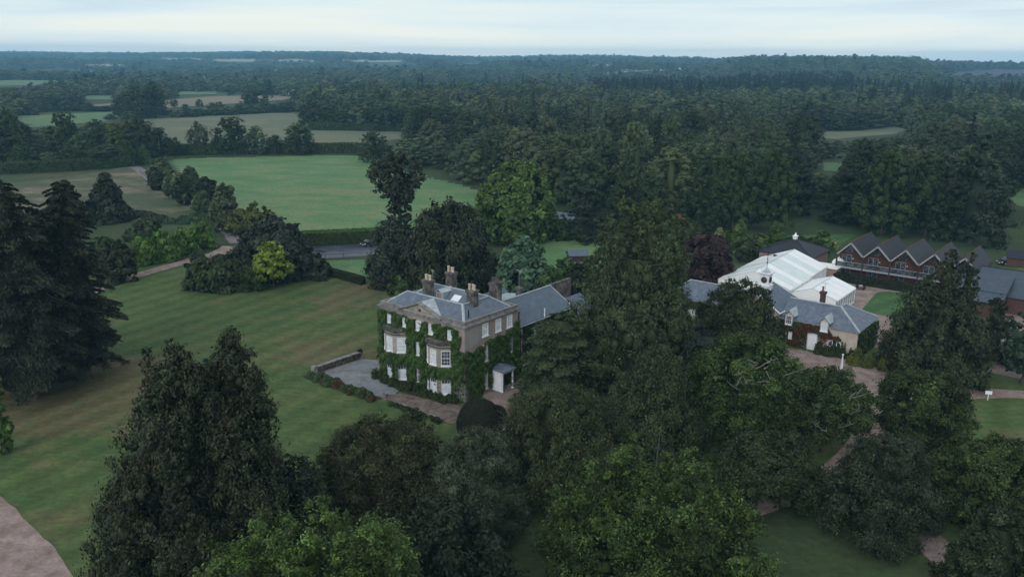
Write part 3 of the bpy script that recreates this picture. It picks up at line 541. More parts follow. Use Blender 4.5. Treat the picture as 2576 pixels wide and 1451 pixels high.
# ---------------------------------------------------------------- stable block, marquees, lodge (all share one bearing)
SA = R_(-38.5)
def site(name, u, v, label, cat, group=None, rz=SA): p = SK(u, v); return empty(name, (p[0], p[1], 0), rz, label, cat, group)
st = site('stable_cottage', 0, 0, 'long low creeper-clad stable range with slate roof, dormers and white clock turret', 'stable block')
q = MB(); q.box(-32.6, -20.3, 0, 8.2, 0, 4.35); q.box(-12.3, 0, 0, 8.2, 0, 4.35); q.box(-7.8, 0, 8.2, 9.6, 0, 4.35); q.obj('wall', M['cream'], st)
q = MB(); q.box(-20.297, -12.303, -.5, 8.4, 0, 5.3); q.poly([(-20.3, -.5, 5.3), (-12.3, -.5, 5.3), (-16.3, -.5, 7.9)]); q.obj('pavilion_wall', M['cream'], st)
E0, E1 = 4.4, 6.65; b = MB()
slab(b, [(-32.9, -.35, E0), (-20.3, -.35, E0), (-20.3, 4.1, E1), (-30.2, 4.1, E1)]); slab(b, [(-32.9, 8.5, E0), (-20.3, 8.5, E0), (-20.3, 4.1, E1), (-30.2, 4.1, E1)]); slab(b, [(-32.9, -.35, E0), (-30.2, 4.1, E1), (-32.9, 8.5, E0)])
slab(b, [(-12.3, -.35, E0), (.3, -.35, E0), (-4.15, 4.1, E1), (-12.3, 4.1, E1)]); slab(b, [(-12.3, 8.5, E0), (-8.2, 8.5, E0), (-8.1, 4.1, E1), (-12.3, 4.1, E1)])
slab(b, [(.3, -.35, E0), (.3, 9.9, E0), (-4.15, 6.2, E1), (-4.15, 4.1, E1)]); slab(b, [(.3, 9.9, E0), (-8.2, 9.9, E0), (-4.15, 6.2, E1)]); slab(b, [(-8.2, 9.9, E0), (-8.2, 8.4, E0), (-8.1, 4.1, E1), (-4.15, 4.1, E1), (-4.15, 6.2, E1)])
sr = b.obj('roof', M['slate'], st)
b = MB(); ridge(b, [(-32.9, -.35, E0), (-30.2, 4.1, E1), (-20.3, 4.1, E1)], .13); b.obj('lead_ridge', M['lead'], sr); b = MB(); ridge(b, [(-12.3, 4.1, E1 + .02), (-4.15, 4.1, E1 + .02), (-4.15, 6.2, E1), (.3, 9.9, E0)], .12); ridge(b, [(-4.15, 4.1, E1), (.3, -.35, E0)], .2); b.obj('lead_ridge', M['lead'], sr)
b = MB(); b.cyl((-32.9, -.42, E0 - .1), (-20.3, -.42, E0 - .1), .06, k=6); b.cyl((-12.2, -.42, E0 - .1), (.3, -.42, E0 - .1), .06, k=6); b.obj('gutter', M['metal'], st)
b = MB()
for s in (-1, 1): slab(b, [(-16.3, -.9, 8.1), (-16.3, 6.6, 8.1), (-16.3 + s * 4.3, 8.7, 5.2), (-16.3 + s * 4.3, -.9, 5.2)], .14)
slab(b, [(-16.3, 6.6, 8.1), (-12.0, 8.7, 5.2), (-20.6, 8.7, 5.2)], .14); pr = b.obj('pavilion_roof', M['slateblue'], st)
b = MB()
for s in (-1, 1): b.cyl((-16.3, -.92, 8.05), (-16.3 + s * 4.35, -.92, 5.12), .11, k=6)
b.cyl((-11.95, -.95, 5.1), (-11.95, 1.4, 5.1), .1, k=6); b.obj('bargeboard', M['white'], pr)
tw = MB(); tw.box(-17.2, -15.4, 2.2, 4.0, 7.0, 8.3); tw.box(-17.3, -15.3, 2.1, 4.1, 8.3, 8.42); tw.box(-17.05, -15.55, 2.35, 3.85, 8.42, 10.2); tw.box(-17.2, -15.4, 2.2, 4.0, 10.2, 10.34); tw.box(-17.35, -15.25, 2.05, 4.15, 10.34, 10.5)
tw = tw.obj('clock_turret', M['white'], st)
b = MB(); b.cyl((-16.3, 2.34, 9.3), (-16.3, 2.29, 9.3), .52, k=20); b.cyl((-15.54, 3.1, 9.3), (-15.49, 3.1, 9.3), .52, k=20); cf = b.obj('clock_face', M['black'], tw)
b = MB(); b.fbox((-16.3, 2.29), (1, 0), (0, -1), -.02, .02, 9.3, 9.68, .004, .02); b.fbox((-16.3, 2.29), (1, 0), (0, -1), -.02, .26, 9.28, 9.32, .022, .035)
for k in range(12): t_ = k * math.pi / 6; b.fbox((-16.3, 2.29), (1, 0), (0, -1), .42 * math.sin(t_) - .02, .42 * math.sin(t_) + .02, 9.3 + .42 * math.cos(t_) - .03, 9.3 + .42 * math.cos(t_) + .03, .004, .018)
b.obj('clock_hand', M['pot'], cf)
b = MB(); b.lathe(-16.3, 3.1, [(.85, 10.5), (.6, 10.62), (.3, 10.9), (.12, 11.1), (0, 11.15)], 12); b.obj('turret_cap', M['lead'], tw)
b = MB(); b.cyl((-16.3, 3.1, 11.1), (-16.3, 3.1, 14.0), .045); b.lathe(-16.3, 3.1, [(0, 11.9), (.13, 12.0), (.13, 12.1), (0, 12.2)], 8); c, s = math.cos(.75), math.sin(.75)
b.cyl((-16.3 - c * 1.5, 3.1 - s * 1.5, 13.3), (-16.3 + c * 1.3, 3.1 + s * 1.3, 13.3), .05); b.cyl((-16.3 + c * 1.0, 3.1 + s * 1.0, 13.3), (-16.3 + c * 1.6, 3.1 + s * 1.6, 13.3), .22, .03); b.cyl((-16.3 - s * .5, 3.1 + c * .5, 12.6), (-16.3 + s * .5, 3.1 - c * .5, 12.6), .03)
b.obj('weathervane', M['black'], st)
def dormer(x, gl):
    b = MB(); b.box(x - .62, x + .62, -.42, 1.6, 3.3, 5.0); b.poly([(x - .62, -.42, 5.0), (x + .62, -.42, 5.0), (x, -.42, 5.7)]); d = b.obj('dormer', M['cream'], st)
    b = MB(); slab(b, [(x, -.72, 5.95), (x, 2.6, 5.95), (x - .98, .9, 4.98), (x - .98, -.72, 4.98)], .08); slab(b, [(x, -.72, 5.95), (x, 2.6, 5.95), (x + .98, .9, 4.98), (x + .98, -.72, 4.98)], .08); b.obj('dormer_roof', M['lead'], d)
    window(st, (0, -.42), (1, 0), (0, -1), x, 3.55, 1.0, 1.45, 3, 4, gl)
dormer(-10.6, 'glass'); dormer(-5.0, 'blind')
SF = ((0, 0), (1, 0), (0, -1))
def door(par, a, wd=1.25, h=2.5, o=0, mat='white'):
    b = MB(); b.fbox((0, o), (1, 0), (0, -1), a - wd / 2, a + wd / 2, 0.02, h, .0, .08)
    for k in range(1, 5): x = a - wd / 2 + wd * k / 5; b.fbox((0, o), (1, 0), (0, -1), x - .012, x + .012, .05, h - .1, .08, .092)
    d = b.obj('door', M[mat], par); b = MB(); b.fbox((0, o), (1, 0), (0, -1), a + wd / 2 - .2, a + wd / 2 - .12, 1.05, 1.2, .092, .14); b.obj('handle', M['black'], d); return d
door(st, -6.75, 1.45, 2.75); door(st, -27.6, 1.35, 2.7)
door(st, -30.9, .9, 2.2)
def archwin(x, z, wd, ht, cols):
    P, d, n = SF; b = MB(); b.fbox(P, d, n, x - wd / 2, x + wd / 2, z, z + .1, 0, .1)
    pts = [(x + wd / 2 * math.cos(t), z + ht * .35 + ht * .65 * math.sin(t)) for t in np.linspace(0, math.pi, 13)]
    for (a0, c0), (a1, c1) in zip(pts[:-1], pts[1:]): b.cyl((a0, -.05, c0), (a1, -.05, c1), .06, k=5)
    for k in range(cols + 1): a0 = x - wd / 2 + wd * k / cols; zz = z + ht * (.35 + .65 * math.sqrt(max(0, 1 - ((a0 - x) / (wd / 2)) ** 2))); b.fbox(P, d, n, a0 - .045, a0 + .045, z + .1, zz, 0, .08)
    f = b.obj('window', M['white'], st); b = MB(); b.poly([(x - wd / 2, -.02, z + .05)] + [(x + wd / 2, -.02, z + .05)] + [(p[0], -.02, p[1]) for p in pts]); b.obj('pane', M['glass'], f)
archwin(-3.3, 1.2, 2.0, 1.1, 3); archwin(-30.3 + 5.2 - 5.0 + 1.2, 2.55, 1.6, .9, 3)
q = MB(); q.fbox(*SF, -10.9, -9.7, 0.02, 2.6, -.02, .03); q.obj('arched_recess', M['timberdark'], st); q = MB(); q.fbox(*SF, -10.6, -10.0, 1.0, 2.3, .04, .1); q.obj('side_light', M['white'], st)
window(st, (0, 0), (0, 1), (1, 0), 4.2, 1.0, 1.0, 1.9, 2, 4, 'glass')
chimney(st, -7.4, 5.0, 5.6, 8.35, .72, .72, 1, 'brick', .8, 'terracotta')
aerial(st, -7.2, 5.0, 8.3, 9.8, .4, .8)
# marquees
def marquee(name, org, wd, dp, eave, rdg, rz, label, bays, strips, gable=True, arches=0, door_=False):
    r = empty(name, (org[0], org[1], 0), rz, label, 'marquee')
    b = MB(); e_ = .0
    b.box(-wd, 0, 0, dp, 0, eave - .02); b.poly([(-wd, 0, eave - .02), (0, 0, eave - .02), (-wd / 2, 0, rdg - .05)]); b.poly([(0, dp, eave - .02), (-wd, dp, eave - .02), (-wd / 2, dp, rdg - .05)]); b.obj('side_wall', M['canvas'], r)
    n = bays; sc_ = [strips[k % len(strips)] for k in range(n)]; b = MB()
    for k in range(n):
        y0, y1 = dp * k / n, dp * (k + 1) / n; sag = .05
        for s in (0, -wd):
            hx = -wd / 2; so_ = .18 if s == 0 else -.18; ym = (y0 + y1) / 2
            for ya, yb, za, zb in ((y0, ym, 0, -sag), (ym, y1, -sag, 0)):
                b.poly([(s + so_, ya, eave + za * .3), (s + so_, yb, eave + zb * .3), (hx, yb, rdg + zb), (hx, ya, rdg + za)] if s == 0 else [(s + so_, yb, eave + zb * .3), (s + so_, ya, eave + za * .3), (hx, ya, rdg + za), (hx, yb, rdg + zb)], sc_[k])
    for s in (0, 1): x = .19 if s == 0 else -wd - .19; b.poly([(x, 0, eave), (x, dp, eave), (x, dp, eave - .3), (x, 0, eave - .3)])
    b.obj('canopy', [M['canvas'], M['canvas2'], M['canvasgrey']], r)
    b = MB()
    for k in range(n + 1):
        y = dp * k / n; b.cyl((.04, y, 0), (.04, y, eave), .07, k=6); b.cyl((.16, y, eave + .0), (-wd / 2, y, rdg + .0), .035, k=5); b.cyl((-wd - .16, y, eave + .0), (-wd / 2, y, rdg + .0), .035, k=5); b.cyl((-wd - .04, y, 0), (-wd - .04, y, eave), .07, k=6)
    b.cyl((-wd / 2, 0, rdg + .03), (-wd / 2, dp, rdg + .03), .06, k=5); b.obj('frame', M['canvasgrey'], r)
    def aw(P, d, n_, a, z0, z1, ww):
        pts = [(a + ww / 2 * math.cos(t), z1 - ww / 2 + ww / 2 * math.sin(t)) for t in np.linspace(0, math.pi, 9)]
        qq = lambda aa, zz, o: (P[0] + d[0] * aa + n_[0] * o, P[1] + d[1] * aa + n_[1] * o, zz)
        b = MB(); b.poly([qq(a - ww / 2, z0, .03), qq(a + ww / 2, z0, .03)] + [qq(p, z, .03) for p, z in pts]); f = b.obj('arched_window', M['glass'], r)
        b = MB(); b.fbox(P, d, n_, a - .025, a + .025, z0, z1 - .05, .03, .06); b.fbox(P, d, n_, a - ww / 2, a + ww / 2, (z0 + z1) / 2 - .025, (z0 + z1) / 2 + .025, .032, .055)
        b.obj('glazing_bar', M['white'], f)
    if arches:
        for k in range(arches): aw((0, 0), (0, 1), (1, 0), dp * (k + .5) / arches, .5, eave - .35, dp / arches * .5)
        for k in (0, 1, 3): aw((0, 0), (1, 0), (0, -1), -wd + 1.3 + k * 2.0 + (.3 if k == 3 else 0), .9, 2.3, 1.35)
        MB().fbox((0, 0), (1, 0), (0, -1), -4.5, -3.3, .1, 2.3, .0, .05).obj('doorway', M['timberdark'], r)
    return r
T0 = np.array([58.0, 145.0]) * S_
marquee('marquee', T0, 8.6, 11.4, 3.0, 4.55, R_(-37.5), 'small white marquee with arched windows standing in front of the big marquee', 4, [0], arches=8)
T1 = np.array([50.6, 148.6]) * S_
marquee('marquee', T1, 13.4, 23.2, 3.9, 6.5, R_(-35.8), 'long white marquee with alternating clear roof panels behind the clock turret', 9, [0, 1, 0, 1, 1, 0, 1, 0, 0])
# covered link between marquee and lodge
lk = empty('link_shelter', (*(np.array([65.2, 172.5]) * S_), 0), SA, 'small flat white canopy on pale brick walls linking big marquee and timber lodge', 'shelter')
b = MB(); b.box(-1.5, 3.0, 0, 3.2, 0, 2.5); b.obj('wall', M['brickpale'], lk); b = MB(); b.box(-1.9, 3.3, -.4, 3.5, 2.5, 2.75); b.obj('canopy', M['canvas'], lk)
b = MB()
for k in range(8):
    a0, a1 = math.pi * k / 8, math.pi * (k + 1) / 8; b.poly([(2.1 + 1.3 * math.cos(a0), 3.6, 2.8 + 1.3 * math.sin(a0)), (2.1 + 1.3 * math.cos(a1), 3.6, 2.8 + 1.3 * math.sin(a1)), (2.1 + 1.3 * math.cos(a1), 6, 2.8 + 1.3 * math.sin(a1)), (2.1 + 1.3 * math.cos(a0), 6, 2.8 + 1.3 * math.sin(a0))])
b.poly([(2.1 + 1.3 * math.cos(math.pi * k / 8), 3.6, 2.8 + 1.3 * math.sin(math.pi * k / 8)) for k in range(9)]); b.obj('barrel_hood', M['canvas'], lk)
# pyramid-roofed hall
hl = empty('slate_hall', (*(np.array([62.5, 182.6]) * S_), 0), SA, 'square hall with dark slate pyramid roof and small white lantern behind the marquees', 'hall')
MB().box(-5.6, 5.6, -5.6, 5.6, 0, 3.9).obj('wall', M['brickpale'], hl)
b = MB(); cs = [(-6.1, -6.1), (6.1, -6.1), (6.1, 6.1), (-6.1, 6.1)]
for k in range(4): p, q_ = cs[k], cs[(k + 1) % 4]; slab(b, [(*p, 3.9), (*q_, 3.9), (0, 0, 6.5)], .12)
rf = b.obj('roof', M['slatedark'], hl)
b = MB()
for p in cs: b.cyl((*p, 3.95), (0, 0, 6.55), .09, k=5)
b.obj('hip_tile', M['slatedark'], rf)
b = MB(); b.box(-.42, .42, -.42, .42, 6.2, 7.0); b.box(-.55, .55, -.55, .55, 7.0, 7.1); b.lathe(0, 0, [(.5, 7.1), (.25, 7.35), (.1, 7.7), (0, 7.9)], 8); b.obj('lantern', M['white'], hl)
# timber lodge with five gables
ld = empty('timber_lodge', (*(np.array([68.4, 173.1]) * S_), 0), SA, 'red cedar lodge with five steep slate gables and glass-fronted balconies', 'lodge')
BW = 5.3
for k in range(5):
    x0 = k * BW; x1 = x0 + BW; xm = (x0 + x1) / 2
    b = MB(); b.box(x0 + .003, x1 - .003, 1.7, 13.2, 0, 5.5); b.poly([(x0, 1.7, 5.5), (x1, 1.7, 5.5), (xm, 1.7, 7.9)]); b.poly([(x1, 13.2, 5.5), (x0, 13.2, 5.5), (xm, 13.2, 7.9)]); b.obj('timber_wall', M['timber'], ld)
    b = MB(); slab(b, [(xm, -.35, 8.1), (xm, 13.5, 8.1), (x0, 13.5, 5.45), (x0, -.35, 5.45)], .15); slab(b, [(xm, -.35, 8.1), (xm, 13.5, 8.1), (x1, 13.5, 5.45), (x1, -.35, 5.45)], .15); g = b.obj('gable_roof', M['slatedark'], ld)
    b = MB()
    for s in (-1, 1): slab(b, [(xm, -.5, 8.14), (xm, -.34, 8.14), (xm + s * 2.68, -.34, 5.46), (xm + s * 2.68, -.5, 5.46)], .3)
    b.obj('bargeboard', M['metal'], g)
    b = MB(); b.cyl((xm, -.35, 8.13), (xm, 13.5, 8.13), .07, k=6); b.obj('ridge_tile', M['terracotta'], g)
    b = MB(); b.box(x0 + .15, x1 - .15, -.2, 1.7, 2.55, 2.85); b.box(x0 + .12, x1 - .12, -.26, -.2, 2.5, 2.9); bal = b.obj('balcony', M['metal'], ld)
    b = MB(); b.box(x0 + .2, x1 - .2, -.2, -.16, 2.95, 3.8); b.obj('glass_screen', M['glassb'] if 'glassb' in M else M['glass'], bal); b = MB(); b.cyl((x0 + .15, -.18, 3.88), (x1 - .15, -.18, 3.88), .04, k=6); b.obj('handrail', M['lead'], bal)
    P, d, n = (x0, 1.7), (1, 0), (0, -1)
    for z, hh in ((2.9, 2.15), (.15, 2.1)):
        b = MB(); b.fbox(P, d, n, .55, 2.5, z, z + hh, .0, .05); f = b.obj('patio_door', M['metal'], ld); b = MB()
        for a in (.62, 1.56): b.fbox(P, d, n, a, a + .85, z + .1, z + hh - .08, .05, .06)
        b.obj('pane', M['glass'], f)
    b = MB(); b.poly([(x0 + .9, 1.66, 5.55), (xm - .02, 1.66, 5.55), (xm - .02, 1.66, 7.4), (x0 + 1.3, 1.66, 6.3)]); b.obj('gable_window', M['glass'], ld)
    b = MB(); b.lathe(xm + .15, 1.55, [(0, 4.2), (.13, 4.28), (.13, 4.42), (0, 4.5)], 8); b.obj('wall_lamp', M['lamp'], ld)
    b = MB(); b.cyl((xm - .7, .7, 3.4), (xm - .7, .7, 3.43), .3, k=10); b.cyl((xm - .7, .7, 2.86), (xm - .7, .7, 3.4), .03, k=5); b.obj('balcony_table', M['metal'], bal)
for k in range(6): MB().box(k * BW - .13, k * BW + .13, -.22, .04, 0, 5.5).obj('post', M['timberdark'], ld)
# brick range with stepped slate roofs, far right
rg = empty('brick_range', (*(np.array([93.6, 152.5]) * S_), 0), SA, 'low brick range with stepped dark slate roofs at the right edge behind the conifers', 'outbuilding')
MB().box(0.3, 22, -5.6, 13, 0, 3.1).obj('wall', M['brick'], rg); MB().box(-10, .2, -11, 0, 0, 2.9).obj('wall', M['brick'], rg)
b = MB(); slab(b, [(-6, -6, 3.2), (22, -6, 3.2), (22, 4.1, 6.1), (-6, 4.1, 6.1)], .15); slab(b, [(-6, 13.5, 3.2), (22, 13.5, 3.2), (22, 4.1, 6.1), (-6, 4.1, 6.1)], .15); b.poly([(22, -6, 3.1), (22, 13.5, 3.1), (22, 4.1, 6.0)]); b.poly([(-6, 13.5, 3.1), (-6, -6, 3.1), (-6, 4.1, 6.0)]); r1 = b.obj('roof', M['slaterange'], rg)
b = MB(); slab(b, [(-10, -11.5, 2.95), (.3, -11.5, 2.95), (.3, 0, 5.6), (-10, 0, 5.6)], .2); slab(b, [(-10, -11.6, 3.0), (.32, -11.6, 3.0), (.32, -7.6, 3.96), (-10, -7.6, 3.96)], .12); slab(b, [(-10, -7.6, 4.05), (.32, -7.6, 4.05), (.32, -3.6, 4.97), (-10, -3.6, 4.97)], .12); b.obj('lower_roof', M['slaterange'], rg)
b = MB(); b.cyl((.36, -11.5, 2.95), (.36, 0, 5.65), .09, k=6); b.cyl((-6, 4.1, 6.13), (22, 4.1, 6.13), .09, k=6); b.obj('ridge_tile', M['slatedark'], rg)
# small outbuildings
def shed(name, D, z, rz, l, wd, h, rh, wall, roof, label, cat):
    p = G(*D); r = empty(name, (p[0], p[1], 0), rz, label, cat); MB().box(-l / 2, l / 2, -wd / 2, wd / 2, 0, h).obj('wall', M[wall], r)
    b = MB(); slab(b, [(-l / 2 - .3, -wd / 2 - .3, h), (l / 2 + .3, -wd / 2 - .3, h), (l / 2 + .3, 0, rh), (-l / 2 - .3, 0, rh)], .1); slab(b, [(-l / 2 - .3, wd / 2 + .3, h), (l / 2 + .3, wd / 2 + .3, h), (l / 2 + .3, 0, rh), (-l / 2 - .3, 0, rh)], .1)
    for s in (-1, 1): b.poly([(s * l / 2, -wd / 2, h - .02), (s * l / 2, wd / 2, h - .02), (s * l / 2, 0, rh - .1)])
    b.obj('roof', M[roof], r); MB().box(-.5, .5, -wd / 2 - .05, -wd / 2, 0, min(2, h)).obj('door', M['timberdark'], r); return r
shed('outbuilding', (1222, 585), 0, R_(-35), 16, 6, 2.8, 5.0, 'brickpale', 'slateblue', 'grey slate outbuilding half hidden behind the big bright green chestnut tree', 'outbuilding')
shed('outbuilding', (1408, 566), 0, R_(-20), 9, 5, 2.2, 3.6, 'brick', 'slate', 'small grey-roofed outbuilding between the chestnut and the dark holm oak', 'outbuilding')
shed('garden_hut', (1452, 655), 0, R_(10), 4.2, 3, 1.4, 2.5, 'timberdark', 'slateblue', 'low garden hut with blue-grey roof on the small lawn behind the house', 'hut')
shed('garden_shed', (1700, 572), 0, R_(40), 5, 3.5, 2.2, 3.6, 'timberdark', 'terracotta', 'garden shed with brownish roof under the dark wood edge', 'shed')
shed('outbuilding', (2590, 668), 0, R_(-30), 9, 5, 1.8, 3.2, 'brick', 'slatedark', 'dark-roofed outbuilding under the trees at the right edge', 'outbuilding')
wp = G(1700, 612); ww_ = empty('kitchen_garden_wall', (wp[0], wp[1], 0), R_(-20), 'low brick kitchen garden wall left of the purple beech', 'wall'); MB().box(-4, 10, 0, .3, 0, 1.1).obj('brickwork', M['brick'], ww_); MB().box(-4.05, 10.05, -.05, .35, 1.1, 1.2).obj('coping', M['terracotta'], ww_)
# ---------------------------------------------------------------- small things on the grounds
planter(HW(-6.2, 8.6), 'grey stone urn planter at the outer corner of the brick path')
pA = planter(HW(2.5, 23.6), 'stone urn filled with dark red foliage at the end of the garden wall'); pB = planter(HW(3.0, 19.6), 'stone urn with purple foliage beside the left corner of the house')
def post(name, D, h, r, mat, label, group=None, cat='post'):
    p = G(*D); b = MB(); b.cyl((0, 0, 0), (0, 0, h * .93), r, r * .9, 8); b.cyl((0, 0, h * .93), (0, 0, h), r * 1.15, r * .5, 8); o = b.obj(name, M[mat], None, (p[0], p[1], 0)); tag(o, label, cat, group); return o
for D, h, lb in (((501, 634), 1.5, 'tall white marker post beside the drive above the rhododendron mound'), ((371, 667), .8, 'short pale post on the grass verge nearest the left conifers'), ((413, 658), .8, 'short pale post on the grass verge left of the shrub mound'),
                 ((539, 624), .8, 'short pale post where the drive widens by the evergreen clump'), ((2032, 1240), 1.1, 'white post on the shaded drive below the oak, left of its pair'), ((2066, 1236), .9, 'white post on the shaded drive below the oak, right of its pair'), ((1256, 1099), .8, 'white post at the lower edge of the gravel sweep by the clipped yew')):
    post('marker_post', D, h, .06, 'white', lb, 'white marker posts along the drives')
ob = empty('garden_obelisk', (47.9 * S_, 115.1 * S_, 0), .3, 'slender white obelisk standing on the grass edge of the gravel forecourt', 'obelisk')
b = MB(); b.box(-.35, .35, -.35, .35, 0, .25)
for z0_, z1_, r0_, r1_ in ((.25, 3.3, .27, .07),): b.cyl((0, 0, z0_), (0, 0, z1_), r0_, r1_, 4)
b.obj('shaft', M['white'], ob); b = MB(); b.lathe(0, 0, [(0, 3.28), (.12, 3.36), (.14, 3.44), (.1, 3.54), (0, 3.6)], 8); b.obj('finial', M['white'], ob)
p = G(2484, 1006); sg = empty('sign_board', (p[0], p[1], 0), R_(-15), 'small blank white sign board on a white post at the edge of the right lawn', 'sign'); b = MB(); b.box(-.05, .05, -.05, .05, 0, 1.25); b.obj('post', M['white'], sg); b = MB(); b.box(-.42, .42, -.09, -.052, .85, 1.35); b.obj('board', M['white'], sg)
p = np.array([70.3, 164.2]) * S_; pt = empty('picnic_table', (p[0], p[1], 0), SA, 'dark wooden picnic table with benches on the gravel beside the small marquee', 'table')
b = MB(); b.box(-1.0, 1.0, -.4, .4, .7, .76); b.obj('tabletop', M['timberdark'], pt)
for s in (-1, 1): MB().box(-1.0, 1.0, s * .75 - .14, s * .75 + .14, .42, .47).obj('bench', M['timberdark'], pt); MB().box(s * .7 - .05, s * .7 + .05, -.8, .8, 0, .7).obj('leg', M['timberdark'], pt)
b = MB(); b.box(-.3, .3, -.25, .25, .762, .80); tg = b.obj('menu_card', M['white'], None, (p[0], p[1], 0)); tag(tg, 'flat white tray lying on the picnic table', 'tray'); tg.name = 'tray'
def car(p, rz, mat, label):
    r = empty('parked_car', (p[0], p[1], 0), rz, label, 'car')
    prof = [(-2.2, .35), (-2.25, .75), (-2.1, .98), (-1.45, 1.05), (-.95, 1.5), (.45, 1.52), (1.15, 1.05), (2.0, .92), (2.25, .7), (2.22, .35)]
    b = MB(); n = len(prof); W = lambda z: .9 if z < 1.1 else .68
    for k in range(n - 1): (xa, za), (xb, zb) = prof[k], prof[k + 1]; b.poly([(xa, -W(za), za), (xb, -W(zb), zb), (xb, W(zb), zb), (xa, W(za), za)][::-1])
    for s in (-1, 1): pts = [(x, s * W(z), z) for x, z in prof]; low = [q for q in pts if q[2] < 1.1]; b.poly(low if s < 0 else low[::-1]); b.poly([q for q in pts if q[2] > 1.0][::(1 if s < 0 else -1)])
    b.obj('body', M[mat], r)
    b = MB(); b.poly([(.5, -.6, 1.5), (1.13, -.74, 1.09), (1.13, .74, 1.09), (.5, .6, 1.5)]); b.poly([(-1.0, .6, 1.49), (-1.42, .74, 1.1), (-1.42, -.74, 1.1), (-1.0, -.6, 1.49)])
    for o_ in b.v[:]: pass
    b.v = [(x * 1.012, y, z + .012) for x, y, z in b.v]; b.obj('windscreen', M['glass'], r)
    b = MB()
    for s in (-1, 1): b.poly([(-1.3, s * .84, 1.12), (1.0, s * .84, 1.12), (.4, s * .715, 1.44), (-.9, s * .715, 1.44)][::(-1 if s > 0 else 1)])
    b.obj('side_window', M['glass'], r)
    for x in (-1.4, 1.4):
        for s in (-1, 1): b = MB(); b.cyl((x, s * .72, .33), (x, s * .93, .33), .33, k=14); wh = b.obj('wheel', M['rubber'], r); b = MB(); b.cyl((x, s * .93, .33), (x, s * .945, .33), .2, k=10); b.obj('rim', M['metal'], wh)
    for s in (-1, 1): MB().box(2.2, 2.26, s * .68 - .17, s * .68 + .17, .62, .8).obj('headlight', M['lamp'], r)
    b = MB(); b.box(2.235, 2.27, -.26, .26, .42, .53); b.obj('number_plate', M['white'], r); return r
car(G(928, 617), R_(-120), 'car', 'black car parked facing the camera against the tall hedge by the car park')
car(G(2532, 664), R_(-160), 'car', 'dark car under the trees behind the lodge at the right')
# fences
def fence(P, label, h=1.1, rails=2, step=2.4, mat='timberdark', r_=.05, group=None):
    r = empty('post_and_rail_fence', (P[0][0], P[0][1], 0), 0, label, 'fence', group); o = np.array(P[0][:2]); rl = MB(); ps = []
    for a, c in zip(P[:-1], P[1:]):
        a = np.array(a[:2]) - o; c = np.array(c[:2]) - o; L = np.linalg.norm(c - a); n = max(1, int(L / step)); d = (c - a) / L
        for k in range(n + (1 if c is P[-1] else 0)): ps.append(a + d * L * k / n)
        for k in range(rails): z = h * (k + .8) / rails; rl.cyl((a[0], a[1], z), (c[0], c[1], z), r_ * .7, k=4)
    rl.obj('rail', M[mat], r); proto = None
    for q_ in ps[:100]:
        if proto is None: b = MB(); b.box(-r_, r_, -r_, r_, 0, h + .1); proto = b.obj('post', M[mat], r); k = proto
        else: k = proto.copy(); C.objects.link(k); k.parent = r
        k.location = (q_[0], q_[1], 0)
    return r
fence([G(818, 652), G(865, 649.5), G(912, 646)], 'dark post-and-rail fence between the car park and the grass behind the house')
fence([G(318, 652), G(380, 637), G(450, 622), G(520, 605), G(585, 589)], 'dark rail fence in front of the bright green bamboo', 1.15)
fence([G(440, 399.5), G(640, 396), G(900, 391), G(965, 409), G(1060, 438)], 'thin rail fence along the far edge of the green pasture', 1.2, 2, 5.0)
fence([G(352, 436), G(400, 466), G(455, 500)], 'thin wire fence beside the lane on the dry grass bank', 1.1, 1, 3.0)
# pylons and far houses
for u, v, hgt in ((1786, 134, 46), (1993, 131, 46), (2322, 135, 46)):
    q_ = hit(u, 152 if u < 2200 else 157); pz = float(terr(q_[0], q_[1])); b = MB()
    d_ = math.hypot(q_[0], q_[1]); zt_ = H + (math.tan(-PITCH + math.atan((725.5 - v + (u - 1288) * math.tan(rr)) / F))) * q_[1]
    hh = max(20, zt_ - pz)
    for sx in (-1, 1):
        for sy in (-1, 1): b.cyl((sx * 3, sy * 3, 0), (sx * .4, sy * .4, hh), .3, .15, 4)
    for z in (.6, .72, .84): b.cyl((-6 * (1.2 - z) - 3, 0, hh * z), (6 * (1.2 - z) + 3, 0, hh * z), .25, k=4)
    for k in range(8): za, zb = hh * k / 8, hh * (k + 1) / 8; ra, rb = 3 - 2.6 * k / 8, 3 - 2.6 * (k + 1) / 8; b.cyl((-ra, -ra, za), (rb, -rb, zb), .12, k=4); b.cyl((ra, -ra, za), (-rb, -rb, zb), .12, k=4)
    o = b.obj('pylon', M['metal'], None, (q_[0], q_[1], pz)); tag(o, {1786: 'faint lattice pylon on the skyline, leftmost of three', 1993: 'faint lattice pylon on the skyline above the spruce wood', 2322: 'faint lattice pylon on the skyline at the end of the right-hand ridge'}[u], 'pylon', 'pylons on the skyline')
